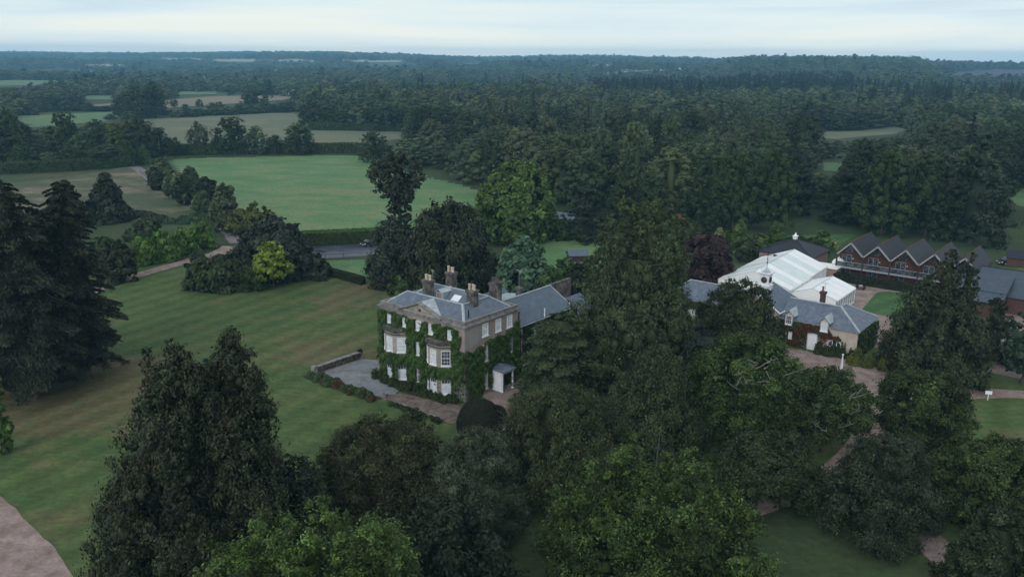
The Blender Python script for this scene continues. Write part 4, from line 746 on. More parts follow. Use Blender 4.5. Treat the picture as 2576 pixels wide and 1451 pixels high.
for u, v, wm, rm, l, lb in ((785, 190, 'white', 'slatedark', 14, 'white gabled farmhouse among trees in the far valley'), (762, 219, 'brick', 'terracotta', 14, 'red-roofed farmhouse in the far fields'), (655, 200, 'white', 'slate', 16, 'pale long house among the far trees'),
                            (235, 187, 'white', 'slate', 16, 'white house far off on the left among trees'), (733, 240, 'cream', 'canvas', 6, 'small pale-roofed barn at the edge of the brown field'), (1705, 178, 'white', 'slate', 12, 'tiny white house beside the pale hill field'), (52, 152, 'white', 'slate', 18, 'white building on the far left hillside'), (460, 225, 'brick', 'slate', 14, 'grey-roofed cottage beyond the big field oaks')):
    q_ = hit(u, v); r = empty('farmhouse', (q_[0], q_[1], float(terr(q_[0], q_[1]))), R_(random.uniform(-30, 30)), lb, 'house', 'far farmhouses'); l_ = l; MB().box(-l_ / 2, l_ / 2, -4, 4, -1, 6).obj('wall', M[wm], r)
    b = MB(); slab(b, [(-l_ / 2, -4.4, 6), (l_ / 2, -4.4, 6), (l_ / 2, 0, 9), (-l_ / 2, 0, 9)], .2); slab(b, [(-l_ / 2, 4.4, 6), (l_ / 2, 4.4, 6), (l_ / 2, 0, 9), (-l_ / 2, 0, 9)], .2); b.poly([(l_ / 2, -4, 6), (l_ / 2, 4, 6), (l_ / 2, 0, 8.8)]); b.obj('roof', M[rm], r)
# ---------------------------------------------------------------- vegetation
def unit(v): return v / np.maximum(np.linalg.norm(v, axis=-1, keepdims=True), 1e-9)
def leaves(P, Nn, size, asp=.55, rg=rng, tilt=None):
    """diamond leaf sprays at P with normals Nn; returns verts (n*4,3)"""
    n = len(P); r = unit(rg.normal(size=(n, 3))) if tilt is None else unit(tilt + .35 * rg.normal(size=(n, 3)))
    t = unit(r - (r * Nn).sum(1, keepdims=True) * Nn); b = np.cross(Nn, t); s = np.asarray(size).reshape(-1, 1)
    fold = Nn * s * .18
    return np.stack([P - t * s, P - b * s * asp + fold, P + t * s, P + b * s * asp + fold], 1).reshape(-1, 3)
ICO_V = None
def ico():
    global ICO_V, ICO_F
    if ICO_V is None:
        t = (1 + 5 ** .5) / 2; v = unit(np.array([(-1, t, 0), (1, t, 0), (-1, -t, 0), (1, -t, 0), (0, -1, t), (0, 1, t), (0, -1, -t), (0, 1, -t), (t, 0, -1), (t, 0, 1), (-t, 0, -1), (-t, 0, 1)], float))
        f = np.array([(0, 11, 5), (0, 5, 1), (0, 1, 7), (0, 7, 10), (0, 10, 11), (1, 5, 9), (5, 11, 4), (11, 10, 2), (10, 7, 6), (7, 1, 8), (3, 9, 4), (3, 4, 2), (3, 2, 6), (3, 6, 8), (3, 8, 9), (4, 9, 5), (2, 4, 11), (6, 2, 10), (8, 6, 7), (9, 8, 1)])
        ICO_V, ICO_F = v, f
    return ICO_V, ICO_F
PROF = {
 'round': lambda h: np.sqrt(np.clip(1 - (2 * h - 1) ** 2, 0, 1)) ** .8,
 'oak': lambda h: np.clip(np.sin(np.pi * np.clip(h, 0, 1) ** .8), 0, 1) ** .55,
 'dome': lambda h: np.sqrt(np.clip(1 - h ** 2.2, 0, 1)),
 'cone': lambda h: np.clip(1 - h, 0, 1) ** .75 * np.clip(h * 12 + .55, 0, 1),
 'blunt': lambda h: np.sqrt(np.clip(1 - h ** 3.6, 0, 1)),
 'broadcone': lambda h: np.clip(1 - h ** 1.5, 0, 1) ** .85,
 'spire': lambda h: np.clip(1 - h, 0, 1) ** .95 * np.clip(h * 8 + .5, 0, 1),
 'egg': lambda h: np.sqrt(np.clip(1 - (1.25 * h - .25) ** 2, 0, 1)) * np.where(h < .2, .75 + h * 1.25, 1),
}
def crown(Ht, R, z0=.15, prof='oak', nl=40, lob=.26, n=6000, leaf=.3, seed=1, cx=0, cy=0, up=.25, asp=.55, core=.5, tuft=None, var=.28, lz=.8, inner=.28, rough=1.0):
    rg = np.random.default_rng(seed); f = PROF[prof]; zb = Ht * z0; hh = Ht - zb
    # lobe centres stratified over height and angle
    hs = np.sort((np.arange(nl * 8) + rg.random(nl * 8)) / (nl * 8)); cdf = np.cumsum(f(hs) * .85 + .15); hs = np.interp((np.arange(nl) + rg.random(nl)) / nl, cdf / cdf[-1], hs)
    ph = np.arange(nl) * 2.39996 + rg.normal(0, .35, nl) + rg.random() * 6; rl = R * lob * rg.uniform(.55, 1.45, nl) * (.5 + .5 * f(hs)); pr = f(hs) * R * (1 + .10 * np.sin(ph * 2 + seed) + .08 * np.sin(ph * 3 + hs * 9))
    rd = np.clip(pr - rl * 1.02, 0, None) * np.where(rg.random(nl) < .84, rg.uniform(.86, 1.08, nl), rg.uniform(.3, .8, nl))
    C_ = np.stack([cx + rd * np.cos(ph), cy + rd * np.sin(ph), zb + np.clip(hs * hh, rl * .3, hh - rl * lz * .9)], 1)
    if tuft is None: tuft = 0
    SQ = np.array([1, 1, lz]); w = rl ** 2; outw = unit(C_ - np.array([cx, cy, zb + hh * .35]))
    ns = max(60, n // 26); ks = rg.choice(nl, ns * 2, p=w / w.sum()); ds = unit(unit(rg.normal(size=(ns * 2, 3)) + [0, 0, .2]) + outw[ks] * .5); SP = C_[ks] + ds * (rl[ks, None] * (1 + rg.uniform(-.2, .24, (ns * 2, 1)) * rough)) * SQ
    Cn = (C_ / SQ).astype(np.float32)
    def near(P, k):
        Pn = (P / SQ).astype(np.float32); D2 = (Pn ** 2).sum(1)[:, None] + (Cn ** 2).sum(1)[None] - 2 * Pn @ Cn.T; D = np.sqrt(np.maximum(D2, 0)) / rl[None].astype(np.float32); D[np.arange(len(P)), k] = 9; return D.min(1)
    m = near(SP, ks) > .82; SP = SP[m][:ns]; ks = ks[m][:ns]; ds = ds[m][:ns]
    j = rg.integers(0, len(SP), n); k = ks[j]; d = ds[j]; sr_ = rl[k] * rg.uniform(.10, .34, n) * (.5 + .5 * rough); off = rg.normal(size=(n, 3)) * sr_[:, None] * SQ; P = SP[j] + off
    Nn = unit(d * .6 + unit(off) * .45 + rg.normal(size=(n, 3)) * .4 + np.array([0, 0, up]))
    s = leaf * rg.uniform(.55, 1.25, n); tl = None
    if tuft: tl = np.tile(np.array([0, 0, 1.0]), (n, 1)) * tuft + d * .6
    V = leaves(P, Nn, s, asp, rg, tl)
    st_ = rg.normal(1, var * .7, len(SP)).clip(.5, 1.7)[j]
    lt = rg.normal(1, var * .6, nl).clip(.6, 1.5); tn = (lt[k] * st_ * rg.normal(1, var * .6, n).clip(.5, 1.7))[:, None] * np.array([1, 1, 1.])
    hue = rg.normal(0, .07, n); tn = tn * np.stack([1 + hue * 1.2, 1 + hue * .2, 1 - hue], 1)
    tn = np.repeat(tn, 4, 0); Q = np.arange(n * 4).reshape(-1, 4); Tt = np.zeros((0, 3), int)
    if core:
        iv, jf = ico(); cv = (C_[:, None] + iv[None] * rl[:, None, None] * core * SQ * rg.uniform(.7, 1.1, (nl, 12, 1))).reshape(-1, 3)
        Tt = (jf[None] + (np.arange(nl) * 12)[:, None, None]).reshape(-1, 3) + len(V)
        # one inner mass keeps the crown opaque without filling the outline
        iz = zb + hh * np.linspace(.08, .86, 6)
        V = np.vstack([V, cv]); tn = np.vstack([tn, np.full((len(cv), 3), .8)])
        if inner:
            a = np.linspace(0, 2 * np.pi, 10, endpoint=False); b0 = len(V); rings = []
            for z, hh_ in zip(iz, np.linspace(.08, .86, 6)): rr_ = max(.05, f(np.array([hh_]))[0] * R * inner); rings.append(np.stack([cx + rr_ * np.cos(a), cy + rr_ * np.sin(a), np.full(10, z)], 1))
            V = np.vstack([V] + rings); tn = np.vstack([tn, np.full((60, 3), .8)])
            i_, j_ = np.meshgrid(np.arange(5), np.arange(10), indexing='ij'); Q = np.vstack([Q, (np.stack([i_ * 10 + j_, i_ * 10 + (j_ + 1) % 10, (i_ + 1) * 10 + (j_ + 1) % 10, (i_ + 1) * 10 + j_], -1).reshape(-1, 4) + b0)])
    return V, Q, Tt, tn
def layered(Ht, R, z0=.06, prof='spire', nb=90, per=40, leaf=.35, seed=1, droop=.25, flat=.0, wide=.28, cx=0, cy=0, hang=.5, var=.22, rise=.0, lean=0):
    """conifer with separate boughs: sprays along each bough"""
    rg = np.random.default_rng(seed); f = PROF[prof]; hs = (np.arange(nb) + rg.random(nb)) / nb; hs = hs ** 1.0; ph = np.cumsum(np.full(nb, 2.4)) + rg.normal(0, .35, nb); zb = Ht * z0; hh = Ht - zb
    if flat: hs = np.round(hs * flat) / flat * .97 + rg.normal(0, .012, nb)
    Lb = f(np.clip(hs, 0, 1)) * R * rg.uniform(.72, 1.12, nb) + .25
    k = rg.choice(nb, nb * per, p=(Lb + .3) / (Lb + .3).sum()); t = rg.random(len(k)) ** .6
    lat = rg.normal(0, 1, len(k)) * wide * Lb[k] * (1.05 - t * .75) * .5; dr = np.stack([np.cos(ph), np.sin(ph)], 1)[k]; pe = np.stack([-dr[:, 1], dr[:, 0]], 1)
    xy = dr * (Lb[k] * t)[:, None] + pe * lat[:, None]; z = zb + hs[k] * hh + Lb[k] * (rise * t - droop * t ** 2) - np.abs(lat) * .15 - rg.random(len(k)) * leaf * hang
    P = np.stack([cx + xy[:, 0], cy + xy[:, 1], np.maximum(z, .2)], 1); n = len(P)
    Nn = unit(np.stack([dr[:, 0] * .35, dr[:, 1] * .35, np.ones(n)], 1) + rg.normal(size=(n, 3)) * .45)
    tl = np.stack([dr[:, 0], dr[:, 1], np.full(n, -hang)], 1); V = leaves(P, Nn, leaf * rg.uniform(.5, 1.2, n), .42, rg, tl)
    bt = rg.normal(1, var * .7, nb).clip(.6, 1.5); tn = (bt[k] * rg.normal(1, var, n).clip(.5, 1.6) * (.85 + .3 * t))[:, None] * np.ones(3)
    hue = rg.normal(0, .06, n); tn = tn * np.stack([1 + hue, 1 + hue * .2, 1 - hue], 1); tn = np.repeat(tn, 4, 0); Q = np.arange(n * 4).reshape(-1, 4)
    a = np.linspace(0, 2 * np.pi, 10, endpoint=False); b0 = len(V); hl_ = np.linspace(.0, .93, 9); rings = []
    for q in hl_: rr_ = max(.05, f(np.array([q + .02]))[0] * R * .42); rings.append(np.stack([cx + rr_ * np.cos(a), cy + rr_ * np.sin(a), np.full(10, zb + q * hh - (.12 * R * (1 - q)))], 1))
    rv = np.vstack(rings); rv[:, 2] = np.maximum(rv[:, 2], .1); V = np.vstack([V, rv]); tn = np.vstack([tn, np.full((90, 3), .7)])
    i_, j_ = np.meshgrid(np.arange(8), np.arange(10), indexing='ij'); Q = np.vstack([Q, (np.stack([i_ * 10 + j_, i_ * 10 + (j_ + 1) % 10, (i_ + 1) * 10 + (j_ + 1) % 10, (i_ + 1) * 10 + j_], -1).reshape(-1, 4) + b0)])
    return V, Q, np.zeros((0, 3), int), tn
def join(parts):
    V = []; Q = []; T = []; tn = []; o = 0
    for v, q, t, c in parts: V.append(v); Q.append(q + o); T.append(t + o); tn.append(c); o += len(v)
    return np.vstack(V), np.vstack(Q), np.vstack(T), np.vstack(tn)
def to_mesh(name, g, mat='leaf'): V, Q, T, tn = g; return mesh_np(name, V, Q, T, M[mat], tint=tn)
def trunk_mb(Ht, r, seed=1, limbs=5, R=3, top=.75):
    rg = random.Random(seed); b = MB(); p = Vector((0, 0, -.2)); rr_ = r * 1.35; n = 6
    for k in range(n):
        q = Vector((rg.uniform(-.03, .03) * Ht * .6, rg.uniform(-.03, .03) * Ht * .6, Ht * top * (k + 1) / n)); r2 = r * (1 - .8 * (k + 1) / n); b.cyl(p, q, rr_, r2, 9)
        if k >= 1:
            for j in range(max(1, limbs // 4)): a = rg.uniform(0, 6.28); L = R * rg.uniform(.35, .7); e_ = q + Vector((math.cos(a) * L, math.sin(a) * L, L * rg.uniform(.3, .8))); b.cyl(q, e_, r2 * .6, r2 * .2, 6)
        p, rr_ = q, r2
    return b
def solve(u, y, vt, zb=0.):
    d = fw * F + RV * (u - 1288) - UV * (vt - 725.5); t = y / d[1]; z = H + d[2] * t; x = d[0] * t
    for _ in range(3): uu, _v = PJ((x, y, zb + .5 * (z - zb))); dp = (np.array([x, y, z / 2]) - CP) @ fw; x -= (uu - u) * dp / F
    return x, z - zb, (np.array([x, y, z * .5]) - CP) @ fw
COL0 = dict(dark=(.026, .036, .022), yew=(.030, .044, .020), conif=(.036, .056, .030), oak=(.046, .080, .028), oakd=(.040, .066, .026), maple=(.100, .185, .045), lime=(.19, .27, .055), grey=(.080, .112, .078), blue=(.075, .145, .115),
           purple=(.038, .023, .032), chest=(.070, .125, .042), olive=(.075, .095, .035), shrub=(.042, .064, .032), bamboo=(.095, .185, .045), seq=(.046, .068, .038), darkoak=(.036, .058, .028), willow=(.095, .13, .092), golden=(.10, .12, .04), holly=(.022, .034, .024))
COL = {k: (v[0] * 1.12, v[1] * 1.14, v[2] * .92) for k, v in COL0.items()}
def tree(name, u, y, vt, wpx, kind, col, label, cat='tree', vb=None, seed=None, leaf=None, n=None, trunk=True, rad=.35, **kw):
    if vb: y = G(u, vb)[1]
    x, ht, dp = solve(u, y, vt); Rr = wpx * dp / F / 2; px = F * .3975 / dp; seed = seed or int(u * 7 + vt)
    r = empty(name, (x, y, 0), 0, label, cat); lf = leaf or max(.16, 2.6 / px)
    area = 2 * np.pi * Rr * max(Rr, ht * .6) * 1.3; nn = n or int(np.clip(area / (lf * lf * 1.1) * 3.0, 1500, 60000))
    if kind == 'lay': g = layered(ht, Rr, leaf=lf, seed=seed, per=max(12, nn // kw.get('nb', 90)), **kw)
    elif kind == 'multi': g = join([crown(ht * c[3], Rr * c[2], leaf=lf, n=int(nn * c[4]), seed=seed + i, cx=c[0] * Rr, cy=c[1] * Rr, **{**kw, **(c[5] if len(c) > 5 else {})}) for i, c in enumerate(kw.pop('parts'))])
    else: g = crown(ht, Rr, leaf=lf, n=nn, seed=seed, prof=kind, **kw)
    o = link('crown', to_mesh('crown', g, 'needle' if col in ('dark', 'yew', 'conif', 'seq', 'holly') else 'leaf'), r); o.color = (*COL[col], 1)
    if trunk: trunk_mb(ht, rad * max(.5, ht / 16), seed, 6, Rr).obj('trunk', M['bark'], r)
    return r, ht, Rr
def dead(r, ht, Rr, n=7, seed=3, z0=.55, spread=1.0):
    rg = random.Random(seed)
    for k in range(n):
        a = rg.uniform(3.6, 6.2); L = Rr * rg.uniform(.75, 1.02) * spread; z = ht * rg.uniform(z0, .95); b = MB(); p = Vector((math.cos(a) * L * .35, math.sin(a) * L * .35, z * .8)); rr_ = .12
        for j in range(5):
            q = p + Vector((math.cos(a) * L * .16 + rg.uniform(-.4, .4), math.sin(a) * L * .16 + rg.uniform(-.4, .4), rg.uniform(.05, .12) * ht * .6)); b.cyl(p, q, rr_, rr_ * .7, 5)
            if j > 0: b.cyl(q, q + Vector((rg.uniform(-1, 1), rg.uniform(-1, 1), rg.uniform(.1, .9))), rr_ * .55, .02, 4)
            p, rr_ = q, rr_ * .7
        b.obj('dead_branch', M['dead'], r)
def topiary(u, vb, vt, wpx, label):
    y = G(u, vb)[1]; x, ht, dp = solve(u, y, vt); Rr = wpx * dp / F / 2; rg = np.random.default_rng(int(u)); n = 22000; d = unit(rg.normal(size=(n, 3)) + [0, 0, .2]); d[:, 2] = np.abs(d[:, 2])
    sh = 1 + .03 * np.sin(d[:, 0] * 7) * np.cos(d[:, 1] * 6 + 1); P = d * np.array([Rr, Rr, ht]) * sh[:, None] * rg.uniform(.985, 1.015, (n, 1)); P[:, 2] = np.maximum(P[:, 2], .05); V = leaves(P, unit(d + rg.normal(size=(n, 3)) * .45), .085 * rg.uniform(.6, 1.3, n), .5, rg)
    a = np.linspace(0, 2 * np.pi, 28, endpoint=False); tt = np.linspace(0, math.pi / 2 - .03, 9); ring = np.vstack([np.stack([Rr * .97 * math.cos(t) * np.cos(a), Rr * .97 * math.cos(t) * np.sin(a), np.full(28, ht * .97 * math.sin(t))], 1) for t in tt]); b0 = len(V)
    i_, j_ = np.meshgrid(np.arange(8), np.arange(28), indexing='ij'); Q = np.vstack([np.arange(n * 4).reshape(-1, 4), np.stack([i_ * 28 + j_, i_ * 28 + (j_ + 1) % 28, (i_ + 1) * 28 + (j_ + 1) % 28, (i_ + 1) * 28 + j_], -1).reshape(-1, 4) + b0])
    tn = np.vstack([np.repeat(rg.normal(1, .15, n).clip(.6, 1.5)[:, None] * np.ones(3), 4, 0), np.full((len(ring), 3), .8)]); o = link('clipped_yew', mesh_np('clipped_yew', np.vstack([V, ring]), Q, None, M['needle'], tint=tn), None, (x, y, 0)); o.color = (.022, .028, .017, 1); tag(o, label, 'topiary')
# -- foreground
def twin():
    y = 62.; x, ht, dp = solve(560, y, 826); R_m = 500 * dp / F / 2
    r = empty('cypress_tree', (x - 1.6, y, 0), 0, 'huge dark cypress with two pointed tops in the left foreground', 'tree'); px = F * .3975 / dp
    kw = dict(leaf=.17, up=.1, tuft=1.0, asp=.42, var=.38)
    g = join([crown(ht * .95, 4.3, z0=.02, prof='dome', nl=170, lob=.22, n=46000, seed=5, cx=2.7, cy=.5, lz=1.35, **kw), crown(ht * .925, 4.3, z0=.02, prof='dome', nl=160, lob=.22, n=42000, seed=6, cx=-1.3, cy=-.4, lz=1.35, **kw),
              crown(ht * .88, 5.6, z0=.0, prof='blunt', nl=180, lob=.17, n=46000, seed=7, cx=-.6, cy=-1.2, lz=1.3, **kw), crown(ht * .60, 7.9, z0=.0, prof='blunt', nl=190, lob=.13, n=46000, seed=17, cx=-1.2, cy=-1.6, lz=1.3, **kw),
              crown(ht * 1.0, 1.2, z0=.88, prof='cone', nl=12, lob=.6, n=900, seed=8, cx=3.0, cy=.3, inner=0, **kw), crown(ht * .975, .9, z0=.86, prof='cone', nl=9, lob=.6, n=700, seed=9, cx=-1.6, cy=-.2, inner=0, **kw), crown(ht * .93, .8, z0=.84, prof='cone', nl=9, lob=.6, n=600, seed=19, cx=-3.4, cy=-.2, inner=0, **kw), crown(ht * .93, .9, z0=.84, prof='cone', nl=9, lob=.6, n=600, seed=29, cx=4.8, cy=-.2, inner=0, **kw)])
    o = link('crown', to_mesh('crown', g, 'needle'), r); o.color = (.034, .046, .026, 1); trunk_mb(ht, .5, 3, 4, 2).obj('trunk', M['bark'], r)
twin()
tree('maple_tree', 782, 45, 1256, 600, 'multi', 'maple', 'bright green maple crown rising from the bottom edge of the picture', parts=[(.18, .0, .34, 1.0, .16, dict(nl=40, lob=.24, inner=0)), (-.30, -.1, .46, .955, .2, dict(nl=50, lob=.2, inner=0)), (.55, -.1, .36, .915, .16, dict(nl=40, lob=.22, inner=0)), (-.62, -.2, .36, .89, .14, dict(nl=36, lob=.22, inner=0)), (.0, .0, 1.0, .88, .5, dict())], prof='blunt', seed=21, nl=120, lob=.14, n=90000, leaf=.13, z0=.2, var=.45, lz=1.3, up=.4, core=.5, inner=.15, rough=1.0)[0].children[0].color = (.066, .118, .032, 1)
tree('oak_tree', 1645, 62, 1092, 590, 'multi', 'oak', 'big rounded oak filling the bottom centre-right, yellow-green leaf clumps', parts=[(-.22, .0, .36, 1.0, .14, dict(nl=50, lob=.22, inner=0)), (.30, -.05, .40, .93, .16, dict(nl=55, lob=.2, inner=0)), (-.55, -.1, .34, .87, .12, dict(nl=45, lob=.22, inner=0)), (.68, -.1, .30, .78, .1, dict(nl=36, lob=.24, inner=0)), (.0, .0, 1.0, .84, .55, dict())], prof='dome', seed=31, nl=170, lob=.13, n=115000, leaf=.145, z0=.02, var=.5, core=.5, inner=.2, rough=1.0)
tree('holly_tree', 720, 66, 1150, 260, 'dome', 'holly', 'very dark low tree between the big cypress and the bright maple', z0=.02, nl=60, lob=.22, var=.2)
tree('hawthorn_tree', 950, 76, 1066, 350, 'dome', 'olive', 'olive-brown fine-leaved tree right of the dark low tree, below the terrace lawn', z0=.02, nl=190, lob=.14, n=60000, leaf=.145, asp=.35, var=.42, core=.6, rough=1.5)[0].children[0].color = (.062, .078, .036, 1)
tree('willow_tree', 1195, 72, 1084, 270, 'dome', 'willow', 'grey-green feathery tree with pale twigs directly below the clipped yew', z0=.02, nl=180, lob=.15, n=60000, leaf=.14, asp=.3, tuft=.9, var=.45, core=.6, rough=1.6)[0].children[0].color = (.075, .100, .066, 1)
tree('elder_tree', 1040, 90, 1036, 130, 'dome', 'shrub', 'small grey-green tree poking up between terrace path and lawn', z0=.02, nl=40, lob=.25)
tree('holly_tree', 1120, 60, 1285, 380, 'dome', 'holly', 'dark shrubby tree in deep shade at the bottom right of the bright maple', z0=.02, nl=70, lob=.2, var=.2)
tree('yew_tree', 1395, 82, 985, 330, 'dome', 'yew', 'broad brown-green yew beside the gravel sweep, right of the willow', z0=.0, nl=190, lob=.15, n=64000, leaf=.155, tuft=1.2, asp=.35, var=.4, lz=1.3, rough=1.3)[0].children[0].color = (.052, .072, .030, 1)
tree('fir_tree', 1640, 90, 872, 300, 'broadcone', 'conif', 'dark fir with a blunt pointed top in front of the giant conifer', z0=.0, nl=170, lob=.16, n=60000, leaf=.16, tuft=.9, asp=.38, var=.38, lz=1.2, rough=1.3)
tree('giant_conifer', 1590, 111, 490, 350, 'multi', 'seq', 'tallest conifer of all, massive grey-green crown between house and stable range', n=95000, leaf=.2, z0=.0, nl=190, lob=.15, tuft=.8, asp=.42, var=.4, lz=1.3, rough=1.2, core=.52, inner=.4, rad=.6,
     parts=[(.26, 0, .56, 1.0, .3, dict(prof='blunt')), (-.12, .1, .56, .97, .25, dict(prof='blunt')), (.1, -.05, .84, .80, .25, dict(prof='blunt')), (-.02, -.1, 1.04, .60, .3, dict(prof='blunt'))])
tree('cedar_tree', 1412, 102, 785, 250, 'lay', 'conif', 'dark cedar with flat spreading branches against the right flank of the house', z0=.05, prof='dome', nb=120, n=30000, leaf=.3, flat=9, droop=.12, wide=.55, hang=.1, rise=.05)
tree('cedar_tree', 1735, 108, 815, 260, 'lay', 'blue', 'blue-grey cedar with flat branches right of the giant conifer trunk', z0=.04, prof='dome', nb=110, n=26000, leaf=.3, flat=8, droop=.12, wide=.5, hang=.1, rise=.05)[0].children[0].color = (.030, .048, .040, 1)
tree('yew_tree', 1856, 118, 706, 240, 'dome', 'yew', 'broad cone-shaped yew standing in front of the stable clock turret', z0=.0, nl=130, lob=.16, n=36000, leaf=.24, tuft=.7, asp=.4, var=.26, lz=1.0)
r, h_, q_ = tree('oak_tree', 1875, 95, 850, 300, 'oak', 'oak', 'spreading oak with bare silvery dead branches in front of the forecourt', z0=.03, seed=44, nl=100, lob=.17, n=46000, leaf=.18, var=.42, core=.5, inner=.12, rough=1.4); dead(r, h_, q_, 9, 4, .6)
r, h_, q_ = tree('oak_tree', 2078, 90, 925, 215, 'oak', 'oakd', 'open-crowned oak with dead twigs hiding the foot of the white obelisk', z0=.2, seed=45, nl=70, lob=.17, n=30000, leaf=.18, core=.45, inner=.08, rough=1.5, var=.4); dead(r, h_, q_, 5, 8, .3)
tree('oak_tree', 1930, 80, 1110, 300, 'dome', 'darkoak', 'low dark oak boughs over the shaded drive, above the two white posts', z0=.1, nl=80, lob=.16, n=30000, leaf=.19, core=.45, inner=.1, rough=1.4)
tree('holm_oak', 2324, 90, 938, 205, 'round', 'oakd', 'round dense oak crown on the gravel edge left of the white sign', z0=.08, nl=150, lob=.15, n=52000, leaf=.165, var=.42, rough=1.3, core=.6)
tree('holm_oak', 2218, 73, 1100, 285, 'dome', 'darkoak', 'dark full-crowned oak below the round one, at the fork of the drive', z0=.0, nl=180, lob=.15, n=62000, leaf=.15, tuft=.5, asp=.4, var=.42, rough=1.4, core=.6)[0].children[0].color = (.040, .058, .034, 1)
tree('oak_tree', 2480, 74, 1108, 235, 'round', 'oakd', 'medium oak at the right edge below the right lawn', z0=.02, nl=150, lob=.15, n=50000, leaf=.155, var=.42, rough=1.3)
tree('oak_tree', 2510, 60, 1290, 260, 'dome', 'oak', 'leafy oak cut by the bottom right corner of the picture', z0=.0, nl=140, lob=.16, n=50000, leaf=.145, var=.4, rough=1.3)[0].children[0].color = (.040, .06, .03, 1)
tree('conifer_tree', 2364, 116, 626, 265, 'multi', 'conif', 'big twin-topped conifer in front of the timber lodge and the yard lawn', n=52000, leaf=.26, z0=.0, nl=140, lob=.17, tuft=.8, asp=.42, var=.3, lz=1.15,
     parts=[(.05, 0, .8, 1.0, .4, dict(prof='broadcone')), (.5, .1, .5, .97, .2, dict(prof='broadcone')), (-.1, -.2, 1.0, .66, .4, dict(prof='dome'))])[0].children[0].color = (.036, .052, .026, 1)
tree('conifer_tree', 2505, 122, 735, 150, 'cone', 'dark', 'narrow dark conifer between the twin-topped one and the right edge', z0=.0, nl=90, lob=.2, tuft=.7, asp=.4)
tree('cypress_tree', 2585, 112, 790, 130, 'egg', 'blue', 'blue-green cypress with bare pale trunk at the right edge', z0=.22, nl=80, lob=.2, tuft=.8, rad=.5)[0].children[0].color = (.055, .095, .065, 1)
tree('purple_beech', 1772, 164, 593, 150, 'dome', 'purple', 'dark purple-leaved beech behind the left end of the stable range', z0=.02, nl=90, lob=.2, n=20000)
tree('maple_tree', 1318, 158, 600, 145, 'dome', 'blue', 'blue-green feathery tree directly behind the rear wing of the house', z0=.02, nl=80, lob=.2, n=18000, up=.6)
tree('laurel_tree', 1422, 152, 655, 90, 'dome', 'chest', 'small mid-green tree behind the end of the rear wing', z0=.0, nl=40, lob=.25, n=7000)[0].children[0].color = (.05, .095, .035, 1)
tree('evergreen_shrub', 1448, 140, 655, 70, 'dome', 'holly', 'dark evergreen shrub below the low garden hut', cat='shrub', z0=.0, nl=36, lob=.26, n=6000, trunk=False)
tree('laurel_tree', 1385, 150, 672, 70, 'dome', 'chest', 'rounded light green tree right of the blue-green maple', z0=.0, nl=36, lob=.26, n=6000)[0].children[0].color = (.055, .105, .04, 1)
tree('laurel_tree', 1480, 150, 648, 80, 'dome', 'oakd', 'green tree filling the gap left of the giant conifer', z0=.0, nl=40, lob=.26, n=7000)
tree('laurel_tree', 1420, 210, 560, 70, 'dome', 'oak', 'green tree between the chestnut and the near-black holm oak', z0=.0, nl=40, lob=.26, n=6000)
tree('chestnut_tree', 1302, 206, 412, 186, 'egg', 'chest', 'tall bright green chestnut at the near edge of the pasture', z0=.05, nl=110, lob=.19, n=22000, lz=1.0)
tree('field_maple', 1222, 208, 492, 70, 'egg', 'grey', 'grey-green tree tucked against the left side of the tall chestnut', z0=.02, nl=40, lob=.25, n=5000)[0].children[0].color = (.05, .075, .04, 1)
tree('yew_tree', 1128, 160, 516, 240, 'dome', 'dark', 'large near-black yew behind the chimneys of the house', z0=.0, nl=120, lob=.18, n=30000, tuft=.9, asp=.4, lz=1.2)
tree('lilac_tree', 1000, 126, 692, 80, 'dome', 'oak', 'small green tree at the back left corner of the house', z0=.0, nl=36, lob=.28, n=6000)
r, h_, q_ = tree('pine_tree', 990, 166, 386, 160, 'multi', 'seq', 'tall ragged pine with a tufted top and pinched waist left of the black yew', n=22000, nl=40, lob=.24, z0=.0, core=.55, inner=.15, rad=.4, leaf=.34, var=.3,
     parts=[(.16, 0, .78, 1.0, .34, dict(z0=.62, prof='round')), (.2, 0, .42, .70, .16, dict(z0=.38, prof='round', nl=18)), (0, 0, 1.05, .50, .5, dict(z0=.0, prof='dome', nl=60))])
r.children[0].color = (.036, .05, .034, 1)
# -- left side cedars and conifers
def cedar(u, v, vt, w, col, label, seed, **k):
    y = G(u, v)[1]; kw = dict(z0=.10, prof='dome', nb=170, n=60000, leaf=.27, droop=.34, wide=.42, hang=.9, rise=.12, rad=.5, seed=seed); kw.update(k); return tree('cedar_tree', u, y, vt, w, 'lay', col, label, **kw)
cedar(180, 945, 455, 215, 'dark', 'drooping dark cedar with its grey trunk on leaf litter, right of its neighbour', 61)[0].children[0].color = (.028, .036, .024, 1)
cedar(40, 1000, 452, 290, 'dark', 'drooping dark cedar filling the left edge of the picture', 62)[0].children[0].color = (.027, .035, .023, 1)
cedar(105, 905, 520, 200, 'dark', 'dark cedar standing behind the two big ones, beside the drive', 63)
tree('pine_tree', 268, 230, 440, 130, 'cone', 'dark', 'pointed near-black pine on the dry grass bank', z0=.0, nl=80, lob=.2, n=14000, tuft=.6, asp=.4)
tree('pine_tree', 168, 222, 455, 120, 'cone', 'dark', 'dark pine top showing between the cedars and the dry bank', z0=.0, nl=70, lob=.2, n=11000, tuft=.6)
tree('bay_tree', -6, 88, 900, 50, 'egg', 'chest', 'sliver of bright green foliage at the left edge', z0=.0, nl=30, lob=.28, n=5000)
